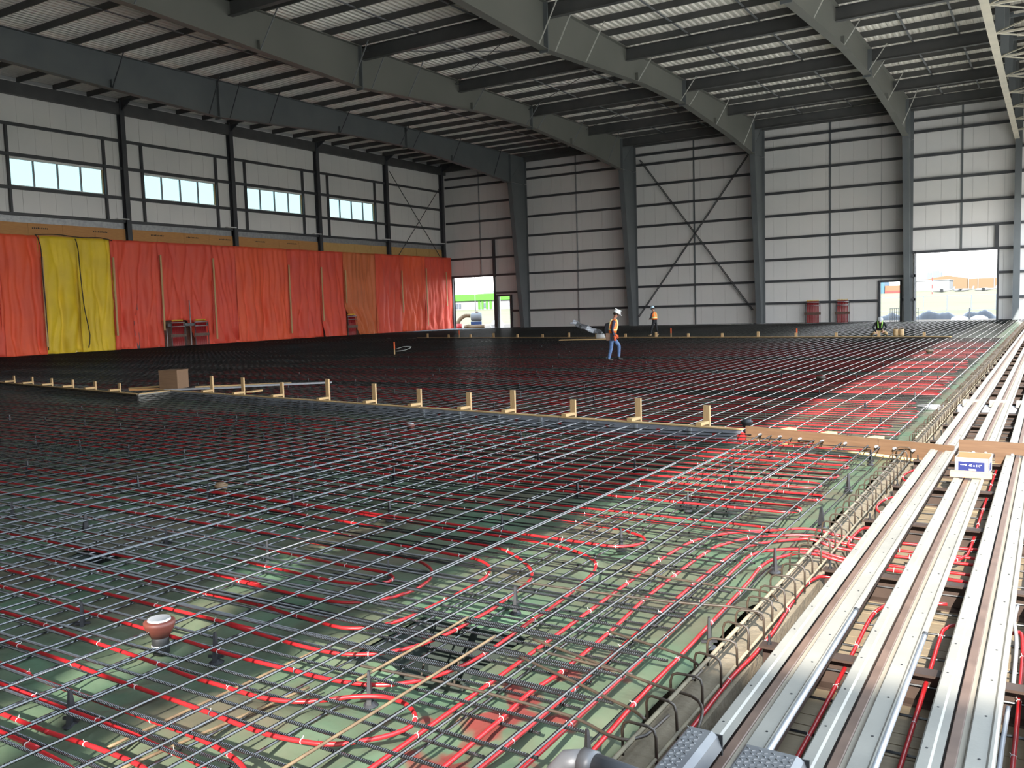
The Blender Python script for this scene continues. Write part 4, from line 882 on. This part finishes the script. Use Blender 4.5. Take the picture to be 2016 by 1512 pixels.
def head_bits(root, hc, fwd, s_=1.0, hat='hat_white', tilt=0):
    f = Vector(fwd).normalized(); r = f.cross(Vector((0,0,1))).normalized(); u = r.cross(f).normalized(); M3 = Matrix((f, -r, u)).transposed(); hc = Vector(hc)
    t = bpy.data.objects.new('hard_hat', None)
    prof = [(.135, 0), (.138, .012), (.128, .05), (.11, .09), (.075, .122), (.03, .137), (0.001, .14)]
    m = MB(); m.lathe(prof, (0,0,0), 18); 
    m.loft([[(.10, -.075, -.002), (.19, -.045, -.012), (.19, .045, -.012), (.10, .075, -.002)], [(.10, -.075, .01), (.185, -.04, .0), (.185, .04, .0), (.10, .075, .01)]])
    hat_o = m.build('hard_hat', hat, root, smooth=True); hat_o.matrix_local = Matrix.Translation(hc+u*.035) @ M3.to_4x4()
    m = MB(); m.box(-.12, .12, -.008, .008, .125, .147); hr = m.build('hat_ridge', hat, hat_o)
    m = MB(); m.lathe([(.0, -.02), (.016, -.012), (.012, .012), (.0, .022)], (0,0,0), 8); n_ = m.build('nose', 'skin', root, smooth=True); n_.matrix_local = Matrix.Translation(hc+f*.108-u*.03) @ M3.to_4x4()
    for sg in (-1, 1):
        m = MB(); m.lathe([(0, -.008), (.01, -.003), (.01, .003), (0, .008)], n=8); e = m.build('eye', 'hair', root); e.matrix_local = Matrix.Translation(hc+f*.098+r*.033*sg+u*.0) @ M3.to_4x4()
        m = MB(); m.lathe([(0, -.028), (.012, -.02), (.016, .0), (.012, .022), (0, .03)], n=8); e = m.build('ear', 'skin', root, smooth=True); e.matrix_local = Matrix.Translation(hc+r*.083*sg-u*.02-f*.01) @ M3.to_4x4()
    m = MB(); m.box(-.004, .004, -.025, .025, -.004, .004); e = m.build('mouth', 'skin_tan', root); e.matrix_local = Matrix.Translation(hc+f*.098-u*.068) @ M3.to_4x4()
    m = MB(); m.lathe([(.06, -.06), (.094, -.03), (.098, .02), (.09, .045)], (-.022, 0, 0), 14); e = m.build('hair', 'hair', root, smooth=True); e.matrix_local = Matrix.Translation(hc) @ M3.to_4x4()
def vest(root, levels, mt='vest', strips=True, stripmt='vest_strip'):
    """levels: (centre, half depth, half width, fwd vector); open tube around the torso."""
    secs = []
    for c, a, b, f in levels:
        f = Vector(f).normalized(); r = f.cross(Vector((0,0,1))).normalized(); secs.append([tuple(Vector(c)+f*a*math.cos(q*2*math.pi/16)+r*b*math.sin(q*2*math.pi/16)) for q in range(16)])
    m = MB(); m.loft(secs, False); v = m.build('safety_vest', mt, root, smooth=True); md = v.modifiers.new('thickness', 'SOLIDIFY'); md.thickness = .012
    if strips:
        c, a, b, f = levels[1]; s2 = []
        for dz in (-.03, .03):
            f = Vector(f).normalized(); r = f.cross(Vector((0,0,1))).normalized(); s2.append([tuple(Vector(c)+Vector((0,0,dz))+f*(a+.014)*math.cos(q*2*math.pi/16)+r*(b+.014)*math.sin(q*2*math.pi/16)) for q in range(16)])
        m = MB(); m.loft(s2, False); m.build('reflective_band', stripmt, v, smooth=True)
        for sg in (-1, 1):
            pts = []
            for c, a, b, f in levels[1:]:
                f = Vector(f).normalized(); r = f.cross(Vector((0,0,1))).normalized()
                pts.append((Vector(c)+f*(a+.016)*.86+r*b*.5*sg, Vector(c)-f*(a+.016)*.86+r*b*.5*sg))
            m = MB()
            for side in (0, 1):
                m.tube([p[side] for p in pts], .022, 6)
            m.build('reflective_strap', stripmt, v)
# walking man in jeans: local x forward
J = {'pelvis': ((0,0,.93), (.13,.16)), 'waist': ((.01,0,1.08), (.12,.15)), 'chest': ((.06,0,1.30), (.125,.18)), 'neckb': ((.10,0,1.46), .075), 'neck': ((.13,0,1.54), .055), 'head': ((.17,0,1.64), (.095,.08)), 'crown': ((.18,0,1.72), (.085,.075)),
     'lhip': ((0,.09,.88), .095), 'lknee': ((.27,.10,.54), .07), 'lank': ((.25,.10,.15), .055), 'lfoot': ((.25,.10,.06), .048), 'ltoe': ((.41,.11,.045), .038),
     'rhip': ((-.02,-.09,.88), .095), 'rknee': ((-.04,-.10,.48), .07), 'rank': ((-.13,-.10,.10), .055), 'rfoot': ((-.13,-.10,.05), .048), 'rtoe': ((.03,-.11,.04), .038),
     'lsh': ((.07,.19,1.42), .065), 'lelb': ((.02,.25,1.14), .05), 'lwr': ((.16,.22,.94), .036), 'lhand': ((.20,.21,.88), (.04,.028)),
     'rsh': ((.07,-.19,1.42), .065), 'relb': ((-.01,-.26,1.13), .05), 'rwr': ((.06,-.25,.90), .036), 'rhand': ((.08,-.25,.83), (.04,.028))}
BODY_E = [('pelvis','waist'),('waist','chest'),('chest','neckb'),('neckb','neck'),('neck','head'),('head','crown'),('pelvis','lhip'),('lhip','lknee'),('lknee','lank'),('lank','lfoot'),('lfoot','ltoe'),('pelvis','rhip'),('rhip','rknee'),('rknee','rank'),('rank','rfoot'),('rfoot','rtoe'),('chest','lsh'),('lsh','lelb'),('lelb','lwr'),('lwr','lhand'),('chest','rsh'),('rsh','relb'),('relb','rwr'),('rwr','rhand')]
def dress(top, legs, feet, hands, face):
    order = {'top': 0, 'legs': 1, 'feet': 2, 'hands': 3, 'face': 4}
    def fn(nm, t_, c):
        k = nm[1]; s_ = '|'.join(nm)
        if 'hand' in s_ and 'wr' not in s_ or k.startswith(('lf0','lf1','lf2','lf3','rf0','rf1','rf2','rf3','lt','rt')) and k not in ('ltoe','rtoe'): return 3
        if k in ('lhand','rhand'): return 3
        if k in ('ltoe','rtoe','lfoot','rfoot'): return 2
        if k in ('lank','rank','lknee','rknee','lhip','rhip'): return 1
        if k in ('head','crown'): return 4
        if k == 'neck': return 4 if t_ > .4 else 0
        if nm == ('pelvis','waist'): return 1 if t_ < .6 else 0
        return 0
    return fn, [top, legs, feet, hands, face]
E1 = list(BODY_E); fingers(J, E1, 'lwr', J['lhand'][0], (.5,-.1,-.86), (.8,0,.45), 'l'); fingers(J, E1, 'rwr', J['rhand'][0], (.25,0,-.97), (.97,0,.25), 'r')
fn, ms = dress('navy', 'jeans', 'boot', 'glove', 'skin_tan')
RZ = YAW                                                # facing along the camera's right
p1 = figure('person', 'person in white hard hat, orange vest and blue jeans walking right', (-13.45, 28.6, .165), RZ, J, E1, fn, ms)
head_bits(p1, (.185, 0, 1.665), (.9, 0, -.42), 1, 'hat_white')
vest(p1, [((.01,0,1.0), .15, .19, (1,0,0)), ((.03,0,1.12), .15, .185, (1,0,0)), ((.06,0,1.28), .155, .205, (1,0,0)), ((.085,0,1.42), .115, .17, (1,0,0)), ((.10,0,1.475), .075, .11, (1,0,0))])
m = MB(); m.lathe([(.155,-.035),(.17,-.03),(.17,.03),(.155,.035)], (0,0,1.0), 18); m.build('tool_belt', 'leather', p1, smooth=True)
for x, y, z, s_, mt, nm in ((-.15,-.13,.88,1.2,'leather','tool_pouch'), (.02,-.2,.87,1.1,'black_cloth','tool_pouch'), (-.18,.05,1.02,1.1,'black_cloth','tool_pouch')):
    m = MB(); m.loft([[(x-.06*s_, y-.05, z+.12), (x+.06*s_, y-.05, z+.12), (x+.06*s_, y+.05, z+.12), (x-.06*s_, y+.05, z+.12)], [(x-.07*s_, y-.06, z-.02), (x+.07*s_, y-.06, z-.02), (x+.07*s_, y+.05, z-.02), (x-.07*s_, y+.05, z-.02)], [(x-.05*s_, y-.05, z-.14), (x+.05*s_, y-.05, z-.14), (x+.05*s_, y+.04, z-.14), (x-.05*s_, y+.04, z-.14)]]); m.build(nm, mt, p1)
MB().loft([[(-.20,-.14,1.34),(-.08,-.14,1.38),(-.08,.14,1.38),(-.20,.14,1.34)], [(-.27,-.15,1.15),(-.12,-.15,1.15),(-.12,.15,1.15),(-.27,.15,1.15)], [(-.24,-.12,.98),(-.12,-.12,.98),(-.12,.12,.98),(-.24,.12,.98)]]).build('back_bag', 'black_cloth', p1)
# standing man, seen from behind, legs apart
J2 = {'pelvis': ((0,0,.92), (.12,.155)), 'waist': ((.0,0,1.08), (.11,.14)), 'chest': ((.02,0,1.30), (.12,.175)), 'neckb': ((.05,0,1.46), .075), 'neck': ((.09,0,1.54), .055), 'head': ((.13,.0,1.64), (.095,.08)), 'crown': ((.14,0,1.72), (.085,.075)),
     'lhip': ((0,.09,.87), .09), 'lknee': ((.04,.21,.50), .068), 'lank': ((-.02,.36,.12), .05), 'lfoot': ((-.02,.36,.05), .05), 'ltoe': ((.14,.39,.045), .04),
     'rhip': ((0,-.09,.87), .09), 'rknee': ((.04,-.18,.50), .068), 'rank': ((0,-.28,.12), .05), 'rfoot': ((0,-.28,.05), .05), 'rtoe': ((.16,-.31,.045), .04),
     'lsh': ((.03,.19,1.41), .062), 'lelb': ((.08,.22,1.15), .048), 'lwr': ((.28,.12,1.06), .036), 'lhand': ((.33,.09,1.05), (.04,.028)),
     'rsh': ((.03,-.19,1.41), .062), 'relb': ((.08,-.23,1.15), .048), 'rwr': ((.28,-.12,1.06), .036), 'rhand': ((.33,-.09,1.05), (.04,.028))}
E2_ = list(BODY_E); fingers(J2, E2_, 'lwr', J2['lhand'][0], (.9,-.2,-.3), (.1,0,.9), 'l'); fingers(J2, E2_, 'rwr', J2['rhand'][0], (.9,.2,-.3), (.1,0,.9), 'r')
fn, ms = dress('navy', 'black_cloth', 'boot_tan', 'skin', 'skin')
p2 = figure('person', 'person in pale blue hard hat, orange vest and black trousers standing at far form', (-20.8, 50.4, .165), RZ+2.2, J2, E2_, fn, ms)
head_bits(p2, (.145, 0, 1.665), (.85, .2, -.35), 1, 'hat_blue')
vest(p2, [((.0,0,1.0), .14, .18, (1,0,0)), ((.01,0,1.12), .14, .18, (1,0,0)), ((.03,0,1.28), .15, .20, (1,0,0)), ((.04,0,1.41), .115, .165, (1,0,0)), ((.05,0,1.47), .075, .11, (1,0,0))])
# kneeling man bent forward, facing the camera
J3 = {'pelvis': ((-.12,0,.30), (.15,.17)), 'waist': ((-.02,0,.42), (.14,.17)), 'chest': ((.14,0,.60), (.13,.19)), 'neckb': ((.26,0,.70), .075), 'neck': ((.32,0,.75), .056), 'head': ((.39,0,.80), (.095,.08)), 'crown': ((.43,0,.87), (.085,.075)),
     'lhip': ((-.08,.10,.26), .10), 'lknee': ((.32,.30,.17), .075), 'lank': ((-.05,.34,.09), .052), 'lfoot': ((-.10,.33,.08), .05), 'ltoe': ((-.20,.36,.05), .04),
     'rhip': ((-.08,-.10,.26), .10), 'rknee': ((.34,-.28,.17), .075), 'rank': ((-.02,-.36,.09), .052), 'rfoot': ((-.07,-.37,.08), .05), 'rtoe': ((-.16,-.42,.05), .04),
     'lsh': ((.17,.20,.67), .064), 'lelb': ((.30,.30,.46), .05), 'lwr': ((.48,.16,.28), .036), 'lhand': ((.53,.12,.24), (.04,.028)),
     'rsh': ((.17,-.20,.67), .064), 'relb': ((.30,-.32,.44), .05), 'rwr': ((.50,-.18,.24), .036), 'rhand': ((.55,-.15,.2), (.04,.028))}
E3 = list(BODY_E); fingers(J3, E3, 'lwr', J3['lhand'][0], (.7,-.4,-.5), (.3,.8,0), 'l'); fingers(J3, E3, 'rwr', J3['rhand'][0], (.7,.3,-.5), (.3,-.8,0), 'r')
fn, ms = dress('black_cloth', 'khaki', 'boot_tan', 'skin', 'skin')
p3 = figure('person', 'person in grey hard hat and lime straps kneeling at the far form', (-7.45, 47.3, .165), -1.35, J3, E3, fn, ms)
head_bits(p3, (.405, 0, .815), (.85, 0, -.52), 1, 'hat_grey')
m = MB()
for sg in (-1, 1): m.tube([(.08, .1*sg, .80), (.24, .11*sg, .82), (.33, .10*sg, .66), (.22, .08*sg, .44)], .028, 6)
m.build('safety_vest', 'lime', p3)
for k, (dx, lab) in enumerate(((.75, 'tan work sack beside the kneeling worker, nearer'), (1.0, 'tan work sack beside the kneeling worker, farther'))):
    t = thing('work_sack', lab, 'sack', (-7.45+dx, 47.4, .165), .3*k)
    MB().lathe([(.10,0),(.14,.08),(.12,.25),(.13,.34),(.11,.345),(.09,.2)], n=12).build('sack_body', 'khaki', t, smooth=True); MB().tube([(-.11,0,.33),(-.05,0,.42),(.05,0,.42),(.11,0,.33)], .012, 6).build('sack_strap', 'leather', t)

# ------------------------------------------------------------------ outside the doorways
t = thing('office_building', 'white building with a lime green fascia beyond the left doorway', 'building', (-140, 205, 1.2))
MB().box(-30, 30, 0, 12, -.5, 3.2).build('wall', 'b_white', t); MB().box(-31, 31, -.6, 12, 3.1, 4.9).build('fascia', 'b_green', t); MB().box(2, 40, 4, 14, 4.9, 5.9).build('roof', 'b_roof', t)
for x in (2.8, 3.9, 5.4, 6.6): MB().box(x, x+.7, -.12, 0, .7, 3.1).build('green_panel', 'b_green', t)
for x in (-4.9, -3.8, 4.7): MB().box(x, x+.7, -.15, -.02, 1.0, 2.3).build('window_pane', 'b_glass', t)
tag(MB().tube([(-114.6, 170, .6), (-114.6, 170, 9.6)], [.12, .08], 8).build('lamp_post', 'b_white', smooth=True), 'pale lamp post in front of the green building', 'lamp post')
t = thing('site_heater', 'white cylindrical site heater on a blue skid outside left doorway', 'heater', (-55.9, 83.0, -.1), .5)
MB().lathe([(.0,-.6),(.35,-.6),(.48,-.5),(.5,.5),(.4,.62),(0,.65)], (0,0,1.3), 20, 'x').build('drum', 'b_white', t, smooth=True); MB().box(-.6, .6, -.35, .35, .4, .78).build('skid', 'heater_blue', t)
for x in (-.4, .4): MB().lathe([(.0,-.45),(.22,-.45),(.22,-.33),(0,-.33)], (x,0,.22), 12, 'y').build('wheel', 'rubber', t)
MB().lathe([(.18,0),(.2,.06),(.1,.2)], (.1,0,1.75), 12).build('flue', 'rail_brown', t)
for pl, lab in (([(-56.5,82.7,1.35),(-57.0,82.3,1.35),(-57.4,81.9,.95),(-57.6,81.5,.4),(-57.9,81.0,.1),(-58.3,80.4,.08)], 'ribbed tan hose dropping from the heater'), ([(-56.2,81.0,.05),(-55.8,81.2,.2),(-55.2,81.2,.12),(-54.6,81.2,.15),(-53.8,81.4,.15)], 'ribbed tan hose lying across left doorway')):
    ln = smooth_line(pl, .06); tag(MB().tube(ln, [.24 if i % 2 else .2 for i in range(len(ln))], 12).build('duct_hose', 'hose_tan', smooth=True), lab, 'hose')
tag(MB().lathe([(.2,-.3),(.3,-.3),(.3,.3),(.2,.3)], (0,0,.3), 14).build('red_drum', 'red_cap', None, (-56.9, 81.0, -.1), True), 'red barrel beside the tan hose', 'barrel')
tag(MB().lathe([(.0,-.02),(.6,.0),(.8,.5),(.45,.9),(0,1.0)], n=9).build('plastic_heap', 'white', None, (-51.5, 80.5, -.1)), 'white plastic heap outside the narrow left door', 'plastic heap')
t = thing('hangar_building', 'tan gabled hangar beyond the wide doorway', 'building', (-31, 330, 3.3))
MB().loft([[(-8,yy,0),(6.2,yy,0),(6.2,yy,3.8),(.1,yy,5.0),(-8,yy,3.6)] for yy in (30, 0)]).build('gable_front', 'b_tan', t); MB().box(6.25, 40, .5, 30, 0, 3.6).build('side_wing', 'b_tan', t); MB().box(2.5, 41, 2, 32, 3.6, 5.3).build('metal_roof', 'b_roof', t)
for x in (6.5, 9.3, 14, 20): MB().box(x, x+.2, .35, .5, 0, 3.6).build('seam_trim', 'b_white', t)
t = thing('warehouse_building', 'long white warehouse left of the tan hangar', 'building', (-37, 300, 2.9)); MB().box(-3, 9.6, 0, 12, 0, 3.4).build('wall', 'b_white', t); MB().box(-3.2, 9.8, -.2, 12.2, 3.4, 3.7).build('parapet', 'b_roof', t); MB().box(-1.6, -.4, -.1, 0, 0, 2.4).build('tan_door', 'b_orange', t)
t = thing('store_building', 'orange and blue building seen through the narrow right door', 'building', (-42, 275, 2.6)); MB().box(.1, 5, 0, 8, 0, 2.4).build('wall', 'b_orange', t); MB().box(-4, 0, -.5, 9, 0, 3.5).build('blue_wing', 'b_blue', t); MB().box(.1, 5, -.15, 0, 0, .9).build('red_plinth', 'mast_red', t)
t = thing('control_tower', 'blue-grey tower block on the horizon in the wide doorway', 'building', (-59, 560, 6)); MB().box(-3.8, 3.6, 0, 8, 0, 8.6).build('block', 'tower_grey', t); MB().box(-7, -3.8, 0, 8, 0, 5.2).build('low_wing', 'tower_grey', t); MB().box(-1.5, 2, 2, 6, 8.6, 9.6).build('plant_room', 'tower_grey', t)
t = thing('radio_mast', 'thin red and white mast in the wide doorway', 'mast', (-25.7, 240, 1.8))
for k in range(6): MB().tube([(0,0,k*.9), (0,0,k*.9+.9)], .1, 8).build('mast_section', 'mast_red' if k % 2 == 0 else 'b_white', t)
MB().tube([(0,0,5.4), (0,0,8.8)], .05, 6).build('mast_tip', 'b_white', t); MB().lathe([(0,-.2),(.3,-.1),(.3,.1),(0,.2)], (0,0,9.0), 10).build('beacon', 'b_roof', t)
for k, (x, y, rz, lab) in enumerate(((-25.5, 262, .3, 'parked light aircraft near the mast, leftmost'), (-21.0, 266, -.4, 'parked light aircraft in front of tan hangar, middle'), (-16.0, 270, .2, 'parked light aircraft at right of the doorway'))):
    t = thing('light_aircraft', lab, 'aircraft', (x, y, 2.3), rz, 'parked aircraft'); t.scale = (.55, .55, .55)
    MB().tube([(-4.5,0,1.3),(-3.6,0,1.35),(0,0,1.35),(2.5,0,1.5),(5,0,1.7)], [.2,.6,.75,.45,.12], 10).build('fuselage', 'b_white', t, smooth=True)
    MB().box(-1.4, .2, -6, 6, 1.95, 2.1).build('wing', 'b_white', t); MB().loft([[(4.2,-.06,1.6),(5.4,-.06,1.6),(5.4,.06,1.6),(4.2,.06,1.6)],[(4.9,-.04,3.2),(5.6,-.04,3.2),(5.6,.04,3.2),(4.9,.04,3.2)]]).build('tail_fin', 'b_roof', t); MB().box(4.4, 5.3, -2, 2, 1.65, 1.75).build('tailplane', 'b_white', t)
    for yy in (-1.1, 1.1): MB().lathe([(0,-.1),(.3,-.1),(.3,.1),(0,.1)], (-.6,yy,.3), 10, 'y').build('wheel', 'rubber', t); MB().tube([(-.6,yy,.3),(-.6,yy*.5,1.1)], .05, 6).build('gear_leg', 'b_white', t)
t = thing('site_fence', 'temporary wire fence across the grass beyond the far wall', 'fence', (-24, 118, .1))
for k in range(15):
    MB().tube([(k*2.6,0,-.1),(k*2.6,0,1.9)], .04, 6).build('fence_post', 'tower_grey', t)
    if k < 14:
        m = MB(); m.box(k*2.6, k*2.6+2.6, -.015, .015, 1.83, 1.87); m.build('top_rail', 'tower_grey', t); m = MB(); m.box(k*2.6, k*2.6+2.6, -.015, .015, .1, .14); m.build('bottom_rail', 'tower_grey', t)
for i, (x0, x1, h, lab) in enumerate(((-14.2,-11.6,.62,'black plastic-covered mound in narrow right door'), (-11.2,-7.4,.72,'black plastic-covered mound at left of wide doorway'), (-7.2,-4.2,.72,'black plastic-covered mound at right of wide doorway'))):
    N, M_ = 22, 7; vs = []
    for j in range(M_):
        for k in range(N):
            tu, tv = k/(N-1), j/(M_-1); e = math.sin(tu*math.pi)**.5*math.sin(tv*math.pi)
            vs.append((x0+(x1-x0)*tu, 88+1.6*tv+.1*math.sin(k), -.12+h*e*(1+.18*math.sin(k*.6+i*2+j*.5)+.06*math.sin(k*2.1+j*1.3))))
    tag(MB().add(vs, [(j*N+k, j*N+k+1, (j+1)*N+k+1, (j+1)*N+k) for j in range(M_-1) for k in range(N-1)]).build('covered_mound', 'black_poly', smooth=True), lab, 'mound')
for x, lab in ((-7.0, 'white heap of plastic bags in the wide doorway, left'), (-5.5, 'white heap of plastic bags in the wide doorway, right')):
    tag(MB().lathe([(0.01,0),(.7,.02),(.65,.18),(.35,.32),(0,.36)], n=10).build('bag_heap', 'white', None, (x, 86, -.12)), lab, 'bag heap')
for x, lab in ((-13.9, 'white peg in front of the mound in narrow door'), (-6.3, 'white peg before the mounds, centre of doorway'), (-4.0, 'white peg before the mounds, right of doorway')):
    tag(MB().box(-.05, .05, -.05, .05, 0, 1.0).build('site_peg', 'b_white', None, (x, 86.8, -.1)), lab, 'peg')
for x, lab in ((-11.4, 'stacked pale mesh crate in the narrow right door'), (-9.9, 'stacked pale mesh crate left in wide doorway')):
    t = thing('mesh_crate', lab, 'crate', (x, 80, -.1))
    for k in range(5): MB().box(-.35+.165*k, -.31+.165*k, -.3, -.27, 0, 1.2).build('wire', 'b_white', t)
    for z in (.0, .4, .8, 1.17): MB().box(-.36, .36, -.3, .3, z, z+.03).build('shelf', 'b_white', t)
